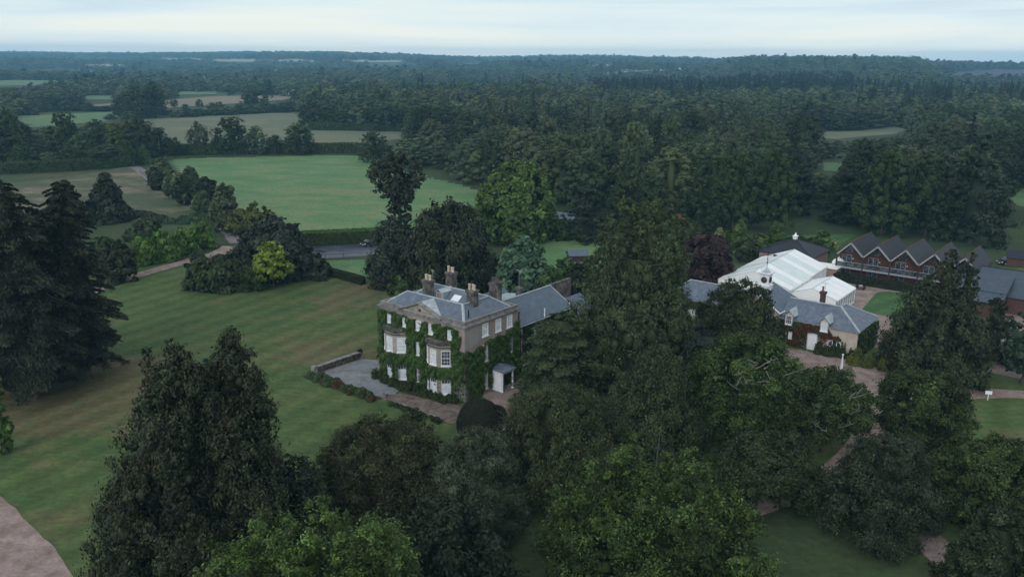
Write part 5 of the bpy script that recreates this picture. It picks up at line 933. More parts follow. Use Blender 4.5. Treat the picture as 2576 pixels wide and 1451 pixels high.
# -- clump on the lawn, middle left
tree('holm_oak', 688, 0, 552, 180, 'egg', 'holly', 'dark round evergreen behind the lime-yellow tree', vb=696, z0=.0, nl=80, lob=.2, n=18000)[0].children[0].color = (.03, .042, .03, 1)
r, h_, q_ = tree('apple_tree', 640, 0, 512, 110, 'oak', 'olive', 'sparse old tree with bare twisting branches above the evergreen clump', vb=655, z0=.4, nl=26, lob=.2, n=2600, core=.4, inner=0); dead(r, h_, q_, 6, 5, .55, .9)
tree('golden_tree', 684, 0, 610, 94, 'dome', 'lime', 'lime-yellow leaved tree in the shrub clump on the lawn', vb=724, z0=.28, nl=46, lob=.22, n=8000, leaf=.3, lz=.6, core=.5)
tree('rhododendron', 545, 161, 648, 156, 'dome', 'shrub', 'wide dark rhododendron mound at the left end of the lawn clump', cat='shrub', z0=.0, nl=60, lob=.22, n=12000, trunk=False)
tree('rhododendron', 503, 166, 634, 68, 'dome', 'shrub', 'taller grey-green rhododendron behind the white marker post', cat='shrub', z0=.0, nl=30, lob=.28, n=4500, trunk=False)[0].children[0].color = (.045, .075, .045, 1)
tree('shrub', 632, 160, 668, 84, 'dome', 'oak', 'green shrub below the lime-yellow tree', cat='shrub', z0=.0, nl=30, lob=.26, n=4500, trunk=False)
tree('laurel', 748, 169, 632, 92, 'dome', 'holly', 'dark laurel between the lime-yellow tree and the yew hedge', cat='shrub', z0=.0, nl=36, lob=.25, n=6000, trunk=False)
tree('laurel', 795, 169, 640, 72, 'dome', 'holly', 'rounded dark laurel where the low yew hedge begins', cat='shrub', z0=.0, nl=34, lob=.25, n=6000, trunk=False)[0].children[0].color = (.03, .045, .026, 1)
tree('laurel', 742, 183, 580, 70, 'dome', 'shrub', 'mid-green laurel at the car park end of the evergreen clump', cat='shrub', z0=.0, nl=34, lob=.25, n=6000, trunk=False)
tree('shrub', 588, 167, 642, 84, 'dome', 'holly', 'dark shrub linking the rhododendrons and the round evergreen', cat='shrub', z0=.0, nl=34, lob=.25, n=5000, trunk=False)
# -- shrubs along the drive, left
tree('shrub', 290, 165, 604, 96, 'dome', 'olive', 'brown-green twiggy bush beside the drive next to the cedars', cat='shrub', z0=.0, nl=50, lob=.22, n=8000, trunk=False, tuft=.9)[0].children[0].color = (.045, .058, .03, 1)
for u, y, vt, w_, lb in ((362, 180, 598, 80, 'bright green bamboo clump nearest the brown bush'), (410, 184, 582, 80, 'bright green bamboo clump in the middle of the row'), (460, 190, 576, 70, 'bright green bamboo clump behind the rail fence, third along'), (505, 196, 562, 72, 'tallest light green bamboo clump at the drive end of the row')):
    tree('bamboo_clump', u, y, vt, w_, 'dome', 'bamboo', lb, cat='bamboo', z0=.0, nl=34, lob=.3, n=6000, trunk=False, tuft=1.4, asp=.3, leaf=.42)
tree('shrub', 260, 174, 600, 90, 'dome', 'bamboo', 'green feathery shrub behind the brown bush, beside the cedars', cat='shrub', z0=.0, nl=34, lob=.3, n=5000, trunk=False, tuft=1.2)[0].children[0].color = (.05, .085, .035, 1)
tree('shrub', 365, 206, 560, 90, 'dome', 'shrub', 'grey-green bush right of the pointed black pine', cat='shrub', z0=.0, nl=34, lob=.3, n=4000, trunk=False)
lane = [(402, 475, 400, 62, 'grey', 'first small grey-green tree by the lane'), (396, 478, 418, 44, 'dark', 'small dark round tree with a clear stem beside the dry bank'), (437, 500, 432, 54, 'grey', 'pale grey-green small tree second along the lane'), (464, 516, 448, 46, 'darkoak', 'little dark lollipop tree by the lane'), (478, 490, 422, 48, 'grey', 'grey tree behind the little dark lollipop tree'),
        (515, 505, 449, 56, 'dark', 'dark bushy tree on the pasture side of the lane'), (508, 535, 484, 40, 'grey', 'low silvery tree where the lane shows through'), (567, 555, 463, 52, 'grey', 'tall silvery-grey tree at the near corner of the pasture'), (556, 582, 500, 62, 'grey', 'wide grey-green tree nearest the drive at the lane end'), (604, 590, 528, 60, 'olive', 'olive tree between the lane and the evergreen clump')]
for u, vb, vt, w_, c_, lb in lane: tree('small_tree', u, 0, vt, w_, 'egg', c_, lb, vb=vb, z0=.12, nl=40, lob=.26, n=4500, rad=.25)
# -- garden behind the stables
gard = [(1860, 640, 556, 40, 'chest'), (1905, 648, 592, 62, 'chest'), (1952, 640, 562, 42, 'chest'), (2068, 640, 582, 46, 'chest'), (1830, 632, 585, 44, 'oak'), (1985, 650, 600, 50, 'oak'), (2010, 636, 596, 46, 'shrub'), (1880, 655, 600, 60, 'shrub'), (2040, 640, 602, 40, 'shrub'), (1695, 622, 545, 60, 'oak'), (1745, 600, 562, 50, 'shrub')]
GL = ['pear tree nearest the purple beech in the kitchen garden', 'bushy fruit tree in the middle of the kitchen garden', 'upright fruit tree left of the slate hall roof', 'small fruit tree right of the white roof lantern', 'low fruit tree just above the purple beech', 'dark green fruit tree in front of the upright one', 'shrub left of the white roof lantern', 'wide shrub behind the big marquee', 'shrub by the right slope of the slate hall', 'green tree against the right side of the giant conifer top', 'low shrub by the garden shed']
for (u, vb, vt, w_, c_), lb in zip(gard, GL): tree('fruit_tree', u, 0, vt, w_, 'egg', c_, lb, vb=vb, z0=.03, nl=36, lob=.28, n=4500, rad=.2)
for k, (u, vb, vt, w_, lb) in enumerate(((1735, 592, 570, 18, 'creamy hydrangea left of a pair beyond the purple beech'), (1716, 600, 578, 15, 'creamy hydrangea nearest the giant conifer'), (1810, 596, 576, 15, 'pale round bush between garden trees'), (2078, 622, 600, 18, 'yellow-green round bush right of the white lantern'), (2098, 630, 606, 16, 'small pale round bush left of the timber lodge'))):
    tree('hydrangea', u, 0, vt, w_, 'dome', 'lime', lb, cat='shrub', vb=vb, z0=0, nl=14, lob=.35, n=900, trunk=False)[0].children[0].color = (.26, .32, .16, 1)
# -- clipped shapes and beds by the house
topiary(1205, 1074, 1004, 114, 'large smooth dome of clipped near-black yew in front of the porch')
topiary(1252, 1058, 1020, 50, 'smaller clipped yew mound attached to the right of the large dome')
def plantbed(name, pts, hgt, wid, n, col, label, leaf=.16, seed=1, cat='shrub', tf=.6, colvar=None, z=0.):
    """low planting along a line, one object"""
    rg = np.random.default_rng(seed); pts = [np.array(p[:2], float) for p in pts]; L = [np.linalg.norm(b - a) for a, b in zip(pts[:-1], pts[1:])]; cl = np.concatenate([[0], np.cumsum(L)]); nb = max(6, int(cl[-1] / (wid * .16)))
    s = rg.random(nb) * cl[-1]; Pp = np.stack([np.interp(s, cl, [p[0] for p in pts]), np.interp(s, cl, [p[1] for p in pts])], 1) + rg.normal(0, wid * .28, (nb, 2)); o = pts[0]
    rl = rg.uniform(.14, .36, nb) * wid; hz = hgt * rg.uniform(.35, 1, nb); k = rg.integers(0, nb, n); d = unit(rg.normal(size=(n, 3)) + [0, 0, .5]); d[:, 2] = np.abs(d[:, 2])
    P = np.stack([Pp[k, 0] - o[0], Pp[k, 1] - o[1], np.zeros(n)], 1) + d * np.stack([rl[k], rl[k], hz[k]], 1) * rg.uniform(.75, 1.22, (n, 1)); V = leaves(P, unit(d + rg.normal(size=(n, 3)) * .6), leaf * rg.uniform(.6, 1.3, n), .4, rg, np.tile([0, 0, tf], (n, 1)) + d * .5)
    pal = np.array(colvar) if colvar else np.ones((1, 3)); tn = pal[rg.integers(0, len(pal), nb)][k] * rg.normal(1, .25, n).clip(.5, 1.6)[:, None]; tn = np.repeat(tn, 4, 0)
    iv, jf = ico(); cv = np.stack([Pp[:, 0] - o[0], Pp[:, 1] - o[1], np.zeros(nb)], 1)[:, None] + iv[None] * np.stack([rl, rl, hz], 1)[:, None] * .8; cv = cv.reshape(-1, 3)
    T = (jf[None] + (np.arange(nb) * 12)[:, None, None]).reshape(-1, 3) + len(V); me = mesh_np(name, np.vstack([V, cv]), np.arange(n * 4).reshape(-1, 4), T, M['leaf'], tint=np.vstack([tn, np.full((len(cv), 3), .6)]))
    ob = link(name, me, None, (o[0], o[1], z)); ob.color = (*(COL[col] if isinstance(col, str) else col), 1); tag(ob, label, cat); return ob
pal = [(1, 1, 1), (1.3, 1.2, .9), (.9, 1.2, 1.3), (1.5, .7, .7), (.8, .9, .8)]
plantbed('border_plants', hp([(-7.2, 23.0), (-7.2, 18), (-7.3, 12), (-7.0, 9.6)]), .95, 1.7, 20000, (.072, .11, .05), 'mixed green perennial border on the lawn side of the terrace edge', .12, seed=3, cat='border', colvar=pal)
plantbed('border_plants', hp([(-7.0, 7.6), (-6.9, 3), (-6.8, -2)]), .55, .8, 3500, 'shrub', 'thin strip of plants below the brick terrace path', seed=4, cat='border', colvar=pal)
plantbed('foundation_shrubs', hp([(-.9, 15.8), (-1.7, 13.2), (-2.2, 10), (-1.2, 8.2)]), 1.3, 1.7, 9000, 'shrub', 'dark green shrubs at the foot of the left bay window', seed=5, colvar=[(1, 1, 1), (1.2, 1.1, .9)])
plantbed('foundation_shrubs', hp([(-1.0, 8.0), (-1.6, 6.6), (-2.0, 3.4), (-1.0, .6)]), 1.0, 1.4, 8000, 'oak', 'fresh green shrubs at the foot of the right bay window', seed=6, colvar=[(1, 1, 1), (.7, .8, .8)])
plantbed('shrub', [HW(2.5, 23.6), HW(2.6, 23.7)], .6, .9, 500, (.06, .022, .02), 'dark red foliage plant growing in the urn on the garden wall', seed=7, cat='potted plant', z=.85)
plantbed('shrub', [HW(3.0, 19.6), HW(3.1, 19.7)], .8, 1.2, 700, (.045, .03, .03), 'purple foliage plant in the urn at the left house corner', seed=8, cat='potted plant', z=.8)
plantbed('cottage_shrubs', [SK(-5.6, -.9), SK(-3, -1.0), SK(.2, -.6)], 1.9, 1.7, 8000, 'shrub', 'dark shrubs below the arched cottage window', seed=9)
plantbed('cottage_shrubs', [SK(.6, -1.2), SK(3.5, -1.7), SK(7.5, -2.6)], 2.6, 2.8, 16000, (.10, .125, .035), 'yellow-green flowering shrubs along the forecourt right of the cottage', seed=10, colvar=[(1, 1, 1), (1.5, 1.5, .8), (.5, .6, .5)])
plantbed('cottage_shrubs', [SK(8, -2.8), SK(11, -3.6), SK(15, -4.4)], 2.1, 2.6, 12000, (.085, .11, .035), 'mixed bushes along the forecourt in front of the big twin conifer', seed=11, colvar=[(.7, .9, .7), (1.5, 1.5, .8), (.5, .6, .5)])
tree('laurel', 2440, 112, 910, 62, 'dome', 'olive', 'rounded olive-green bush at the gravel edge near the right trunk', cat='shrub', z0=0, nl=36, lob=.26, n=6000, trunk=False)[0].children[0].color = (.05, .065, .025, 1)
# hedges
def hedge(name, pts, w, h, col, label, n=9000, leaf=.2, seed=1, core=True, cat='hedge', top=(1.0, 1.0, 1.0)):
    rg = np.random.default_rng(seed); o = np.array(pts[0][:2], float); Vs = []; Ps = []; Ns = []; tot = sum(np.linalg.norm(np.array(b[:2]) - np.array(a[:2])) for a, b in zip(pts[:-1], pts[1:])); mb = MB()
    for a, b in zip(pts[:-1], pts[1:]):
        a = np.array(a[:2]) - o; b = np.array(b[:2]) - o; L = np.linalg.norm(b - a); d = (b - a) / L; nn = np.array([-d[1], d[0]]); m = int(n * L / tot); per = 2 * h + w; s = rg.random(m) * per; al = rg.random(m) * L
        off = np.where(s < h, -w / 2, np.where(s < h + w, s - h - w / 2, w / 2)); z = np.where(s < h, s, np.where(s < h + w, h, s - h - w)); j = rg.normal(0, .06, m)
        no = np.where(s < h, -1, np.where(s < h + w, 0, 1)); P = np.stack([a[0] + d[0] * al + nn[0] * (off + no * j), a[1] + d[1] * al + nn[1] * (off + no * j), z + (no == 0) * j], 1); Ps.append(P); Ns.append(np.stack([nn[0] * no, nn[1] * no, (no == 0) * 1.], 1))
        q = [a - nn * (w / 2 - .1), b - nn * (w / 2 - .1), b + nn * (w / 2 - .1), a + nn * (w / 2 - .1)]; mb.prism(q, 0, h - .1)
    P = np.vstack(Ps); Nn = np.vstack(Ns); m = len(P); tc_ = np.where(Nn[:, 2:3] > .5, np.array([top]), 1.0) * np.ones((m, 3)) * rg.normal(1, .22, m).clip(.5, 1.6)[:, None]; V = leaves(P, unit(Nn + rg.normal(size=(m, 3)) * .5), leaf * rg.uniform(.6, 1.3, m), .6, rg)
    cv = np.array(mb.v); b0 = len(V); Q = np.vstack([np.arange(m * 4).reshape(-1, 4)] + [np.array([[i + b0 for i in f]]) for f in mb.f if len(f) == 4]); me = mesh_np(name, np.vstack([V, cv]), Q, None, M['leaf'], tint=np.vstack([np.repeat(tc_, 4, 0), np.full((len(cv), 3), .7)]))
    ob = link(name, me, None, (o[0], o[1], 0)); ob.color = (*(COL[col] if isinstance(col, str) else col), 1); tag(ob, label, cat); return ob
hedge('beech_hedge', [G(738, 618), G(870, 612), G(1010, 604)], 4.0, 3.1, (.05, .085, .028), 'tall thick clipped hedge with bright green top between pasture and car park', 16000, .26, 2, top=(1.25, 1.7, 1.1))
hedge('yew_hedge', [G(818, 690), G(865, 702), G(914, 716)], 1.3, 1.5, 'yew', 'low dark yew hedge running from the shrub clump towards the house', 5000, .17, 3)
hp0 = np.array([69.6, 169.8]) * S_; hedge('yew_hedge', [hp0 - uD * 2.5, hp0 + uD * 24], 1.5, 1.7, 'dark', 'long dark clipped hedge in front of the timber lodge', 9000, .18, 4)
hedge('box_hedge', [np.array([71.5, 143.2]) * S_, np.array([80, 138.5]) * S_], 1.0, 1.0, 'dark', 'dark hedge along the near side of the yard lawn', 3000, .17, 5)
# ---------------------------------------------------------------- climbing plants on the walls
def climber(name, root_xy, rz, faces, label, col, leaf=.17, colvar=None, seed=1, extra=None):
    """faces: (P0, d, n, a0, a1, z0, z1, density, keep(a,z), offset(a,z))"""
    rg = np.random.default_rng(seed); VV = []; TT = []
    for P0, d, n, a0, a1, z0, z1, dens, keep, off in faces:
        m = int((a1 - a0) * (z1 - z0) * dens); a = rg.uniform(a0, a1, m); z = rg.uniform(z0, z1, m); k = keep(a, z); a, z = a[k], z[k]; m = len(a)
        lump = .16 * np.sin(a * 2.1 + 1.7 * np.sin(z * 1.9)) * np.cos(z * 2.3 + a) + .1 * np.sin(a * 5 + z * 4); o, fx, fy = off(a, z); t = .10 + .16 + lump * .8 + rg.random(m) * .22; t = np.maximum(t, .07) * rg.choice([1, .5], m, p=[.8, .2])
        nx = n[0] + fx; ny = n[1] + fy; L = np.hypot(nx, ny); nx, ny = nx / L, ny / L
        P = np.stack([P0[0] + d[0] * a + n[0] * o + nx * t, P0[1] + d[1] * a + n[1] * o + ny * t, z], 1); Nn = unit(np.stack([nx, ny, np.full(m, .45)], 1) + rg.normal(size=(m, 3)) * .4)
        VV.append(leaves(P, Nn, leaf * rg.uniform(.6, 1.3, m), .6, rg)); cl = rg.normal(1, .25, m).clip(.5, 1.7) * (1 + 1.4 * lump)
        tc_ = cl[:, None] * np.ones((m, 3))
        if colvar is not None:
            sel = (np.sin(a * 1.3 + 2 * np.sin(z * 1.1)) + rg.normal(0, .5, m)) > .1; tc_[sel] *= np.array(colvar)
        TT.append(np.repeat(tc_, 4, 0))
    V = np.vstack(VV); r = empty(name, (*root_xy, 0), rz, label, 'climbing plant')
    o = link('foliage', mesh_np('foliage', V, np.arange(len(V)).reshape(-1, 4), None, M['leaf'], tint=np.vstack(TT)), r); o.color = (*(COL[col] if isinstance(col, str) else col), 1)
    if extra:
        for pts in extra:
            b = MB()
            for p, q in zip(pts[:-1], pts[1:]): b.cyl(p, q, .06, .045, 5)
            b.obj('stem', M['bark'], r)
    return r
def rects(rs, m=.0):
    def f(a, z):
        k = np.ones(len(a), bool)
        for a0, a1, z0, z1 in rs: k &= ~((a > a0 - m) & (a < a1 + m) & (z > z0 - m) & (z < z1 + m))
        return k
    return f
def baysh(a):
    o = np.zeros_like(a); fx = np.zeros_like(a)
    for yc in BAYS:
        t = np.abs(a - yc); oo = np.clip((2.35 - t) / 1.4, 0, 1) * 1.25; o = np.maximum(o, oo); fx = np.where((t < 2.35) & (t > .95), np.sign(a - yc) * .9, fx)
    return o, fx
wins = [(s - .5, s + .5, 8.15, 9.65) for s in (14.0, 10.95, 8.35, 5.95, 2.45)] + [(7.95, 8.85, 4.6, 6.65)]
kr = rects(wins, .04)
def keep_front(a, z):
    k = kr(a, z); top = 9.95 - .35 * np.clip(1.2 - np.abs(a - 8.05) / 3.2, 0, 1) + .12 * np.sin(a * 3); k &= z < top
    inb = [np.abs(a - yc) < 2.4 for yc in BAYS]
    for yc, i in zip(BAYS, inb):
        wav = .22 * np.sin(a * 2.7 + yc); k &= ~(i & (z > 4.5 + wav * .5) & (z < 7.92))
        f1 = np.abs(a - yc) < .58
        cr = np.abs(np.abs(a - yc) - 1.65) < .47; k &= ~((f1 | cr) & (z > .55) & (z < (2.95 if yc < 6 else 2.75)))
        if yc < 6: k &= ~(i & (z < 2.55 + wav)) | (rng.random(len(a)) < .04)
        else: k &= ~(i & (z < .5))
    k &= ~((a < 1.9) & (z < 2.6 + .4 * np.sin(a * 4)) & (rng.random(len(a)) > .12)); k &= ~((a < .65 + .2 * np.sin(z * 2)) & (z > 6.9)); k &= ~((a < 1.6) & (z > 9.0 + .3 * np.sin(a * 5)) & (a < 1.0))
    k &= ~((np.abs(a - 8.4) < .45) & (z > .7) & (z < 2.9)); return k
def off_front(a, z):
    o, fx = baysh(a); m = z < 7.92; o = np.where(m, o, 0); fx = np.where(m, fx, 0); o = o + np.where((z > 3.0) & (z < 4.6), .12 + .2 * np.sin((z - 3.0) * 2), 0); return o, np.zeros_like(a), fx
swin = rects([(3.65, 4.65, 4.55, 7.05), (8.9, 9.9, 4.45, 6.95), (3.6, 4.6, .6, 3.3), (5.2, 8.1, 0, 3.7)], .03)
def keep_side(a, z):
    top = np.interp(a, [0, 1.2, 3, 5, 8, 9.6, 10.4, 11.2], [6.9, 6.7, 7.1, 7.6, 7.5, 7.9, 8.7, 8.9]) + .18 * np.sin(a * 3.1); k = swin(a, z) & (z < top)
    k &= ~((a < 1.4) & (z < 2.9) & (rng.random(len(a)) > .15)); k &= ~((a > 3.3) & (a < 5.2) & (z < .6)); return k
flat0 = lambda a, z: (np.zeros_like(a), np.zeros_like(a), np.zeros_like(a))
def keep_left(a, z): return (z < 9.6) & ~((z > 8.2) & (z < 9.4) & (a > 4) & (a < 5))
stems = [[(-.12, .9 + .3 * k, 0), (-.12, 1.1 + .25 * k, 1.2), (-.14, .8 + .4 * k, 2.4), (-.15, 1.0 + .3 * k, 3.4)] for k in range(4)] + [[(.5 + .4 * k, -.12, 0), (.7 + .3 * k, -.14, 1.3), (.4 + .5 * k, -.12, 2.6), (.8 + .4 * k, -.14, 3.4)] for k in range(3)]
climber('creeper', A, HA, [(*FR, -.1, 16.1, .05, 10.0, 190, keep_front, off_front), (*SI, -.1, 11.1, .05, 9.1, 190, keep_side, flat0), ((0, 16.0), (1, 0), (0, 1), 0, 11, .1, 9.8, 60, keep_left, flat0)],
        'thick green creeper covering the front and entrance walls of the stone house', (.056, .110, .028), .16, seed=5, extra=stems)
climber('creeper', A, HA, [((0, .35), (1, 0), (0, -1), 11.15, 24, .1, 7.35, 120, rects([(12.4, 14.2, 1.4, 3.1), (20, 21, 5.3, 7), (14.7, 15.7, 5.5, 7), (12.0, 12.6, 3.6, 7.6)], .04), flat0)], 'darker creeper on the long wall of the rear wing', (.034, .058, .024), .18, seed=6)
kc = rects([(-7.55, -5.95, 0, 2.85), (-4.4, -2.2, 1.1, 2.4), (-10.95, -9.65, 0, 2.4), (-5.65, -4.35, 3.4, 5), (-11.3, -10.0, 3.4, 5)], .03)
climber('creeper', SK(0, 0), SA, [(*SF, -12.2, -1.5, .1, 4.3, 150, lambda a, z: kc(a, z) & (z < np.interp(a, [-12, -5, -3.6, -1.5], [4.3, 4.2, 3.3, 2.3]) + .2 * np.sin(a * 4)) & ((z > 2.3) | (a < -7.3) | (rng.random(len(a)) < .25)), flat0)],
        'reddening creeper on the cottage front around the white door', (.050, .062, .024), .15, colvar=(1.7, .45, .5), seed=7)
climber('creeper', SK(0, 0), SA, [(*SF, -32.5, -20.4, .1, 4.2, 130, rects([(-28.4, -26.8, 0, 2.85), (-31.4, -30.4, 0, 2.3), (-29.95, -28.3, 2.5, 3.5)], .04), flat0), ((0, 0), (0, 1), (1, 0), 0, 9.4, .1, 4.1, 120, rects([(3.6, 4.8, .9, 3.0)], .03), flat0)],
        'green creeper on the left end of the stable range and its far gable', (.05, .082, .03), .18, seed=8)
# ---------------------------------------------------------------- woods and hedgerow trees
VIS = [p for _, _, p in FIELDS] + [p for _, p in FAR] + [pasture]
FIELDG = [[(G(*p) if min(q[1] for q in pts) > 262 else hit(*p))[:2] for p in pts] for _, _, pts in FIELDS]
EDGE_U = [-900, 0, 300, 430, 905, 960, 1060, 1140, 1238, 1300, 1420, 1700, 2120, 2250, 2576, 3300]; EDGE_V = [430, 425, 412, 388, 384, 400, 430, 452, 478, 505, 548, 555, 568, 580, 590, 600]
variants = {}
def make_var(key, n, leaf_k, nl, seed, kind='b'):
    if kind == 'b': g = crown(18, 6.6, z0=.06 + .1 * random.random(), prof=['dome', 'blunt', 'dome', 'round', 'blunt'][seed % 5], lz=.9, nl=nl, lob=.30, n=n, leaf=leaf_k, seed=seed, var=.2 if n > 1000 else .08, rough=.4 if n > 1000 else .2, core=.64 if n > 1000 else 1.0, inner=.14, up=.6)
    elif kind == 's': g = layered(22, 4.2, nb=60, per=max(4, n // 60), leaf=leaf_k, seed=seed, droop=.3, wide=.45, hang=.5, z0=.02, var=.25)
    else: g = crown(16, 5.5, z0=.0, prof='broadcone', nl=nl, lob=.28, n=n, leaf=leaf_k, seed=seed, tuft=.8, asp=.4)
    return g
HB = [make_var('b', 5200, .34, 46, 100 + k) for k in range(7)]; HS = [make_var('s', 2600, .42, 30, 200 + k, 's') for k in range(3)]; HY = [make_var('y', 3200, .42, 40, 300 + k, 'y') for k in range(2)]
def with_trunk(g, Ht, r):
    b = trunk_mb(Ht, r, 5, 2, 3, .6); return b
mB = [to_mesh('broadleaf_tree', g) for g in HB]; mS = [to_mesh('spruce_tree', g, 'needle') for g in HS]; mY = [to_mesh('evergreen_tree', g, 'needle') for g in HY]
tr_me = trunk_mb(18, .35, 9, 4, 4, .7).obj('trunk', M['bark']); trm = tr_me.data; bpy.data.objects.remove(tr_me)
mid = [make_var('b', 600, .6, 22, 400 + k) for k in range(5)]; midS = [make_var('s', 300, 1.0, 20, 500 + k, 's') for k in range(2)]
far = [make_var('b', 60, 1.1, 9, 600 + k) for k in range(4)]; farS = [make_var('s', 50, 2.4, 6, 700 + k, 's') for k in range(2)]
PALB = [(.060, .100, .044), (.046, .078, .038), (.082, .128, .060), (.108, .150, .090), (.066, .110, .048), (.038, .062, .030), (.096, .132, .062), (.130, .170, .106), (.054, .086, .042)]
VISB = [(p, (min(q[0] for q in p), max(q[0] for q in p), min(q[1] for q in p), max(q[1] for q in p))) for p in VIS]
PALS = [(.022, .034, .024), (.026, .040, .028), (.030, .044, .030)]
cand = []
def add(x, y, sc_x, sc_z, kind, col): cand.append((x, y, sc_x, sc_z, kind, col))
def spruce_zone(u, v): return (1500 < u < 2150 and 205 < v < 268) or (2150 <= u < 2576 and 235 < v < 300 and random.random() < .6)
rw = random.Random(4)
def scatter(y0, y1, step, wide):
    y = y0
    while y < y1:
        half = y * .66 + 40; x = -half
        while x < half:
            px_, py_ = x + rw.uniform(-.45, .45) * step, y + rw.uniform(-.45, .45) * step; x += step
            zt = float(terr(px_, py_)); u, v = PJ((px_, py_, zt))
            if not (-500 < u < 3080) or v > np.interp(u, EDGE_U, EDGE_V): continue
            if any(inpoly(np.array([px_]), np.array([py_]), fg)[0] for fg in FIELDG): continue
            if inpoly(np.array([px_]), np.array([py_]), pp)[0]: continue
            big = rw.random(); sx = rw.uniform(.7, 1.2) * wide; sz = rw.uniform(.66, 1.16) * (1 + .12 * math.sin(px_ * .03 + 1) * math.sin(py_ * .027))
            sp_ = spruce_zone(u, v); r_ = rw.random(); kind = 's' if (sp_ and r_ < .85) or r_ < .025 else ('y' if r_ < .07 else 'b')
            if y < 420 and u < 1240: sz *= .62 if u < 420 else .8; sx *= .85 if u < 420 else .95
            elif y < 420: sz *= 1.12
            # left-hand countryside: hedgerow trees are lower
            if u < 760 and y > 420: sz *= .72
            if kind == 's': sz *= 1.12
            hh = {'b': 18, 's': 22, 'y': 16}[kind] * sz; wR = {'b': 6.6, 's': 4.2, 'y': 5.5}[kind] * sx; ok = True
            for _try in range(6):
                ok = True; pts_ = []
                for zf in (.05, .2, .35, .5, .65, .8, .9, 1.02): uu, vv = PJ((px_, py_, zt + hh * zf)); wu = wR * F / max(py_, 1) * (.85 if zf < .85 else .4); pts_ += [(uu, vv), (uu - wu, vv), (uu + wu, vv)]
                pa = np.array(pts_)
                for poly, bb in VISB:
                    if pa[:, 0].max() < bb[0] or pa[:, 0].min() > bb[1] or pa[:, 1].max() < bb[2] or pa[:, 1].min() > bb[3]: continue
                    if inpoly(pa[:, 0], pa[:, 1], poly).any(): ok = False; break
                if ok: break
                hh *= .84; sz *= .84; wR *= .92; sx *= .92
            if not ok: continue
            n_ = math.sin(px_ * .013 + 2) + math.sin(py_ * .011 + px_ * .006); idx = int((n_ + 2) / 4 * 5 + rw.random() * 4) % len(PALB); c = PALS[rw.randrange(3)] if kind != 'b' else PALB[idx]; bf = 1 + .28 * math.sin(px_ * .017 + 1) * math.sin(py_ * .021 + 2); c = tuple(q * bf for q in c)
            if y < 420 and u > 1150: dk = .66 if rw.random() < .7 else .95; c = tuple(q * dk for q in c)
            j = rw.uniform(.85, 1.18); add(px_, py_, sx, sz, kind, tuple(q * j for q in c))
        y += step * .9
scatter(186, 520, 12.0, 1.22); scatter(520, 1000, 14.0, 1.42)
near_n = len(cand)
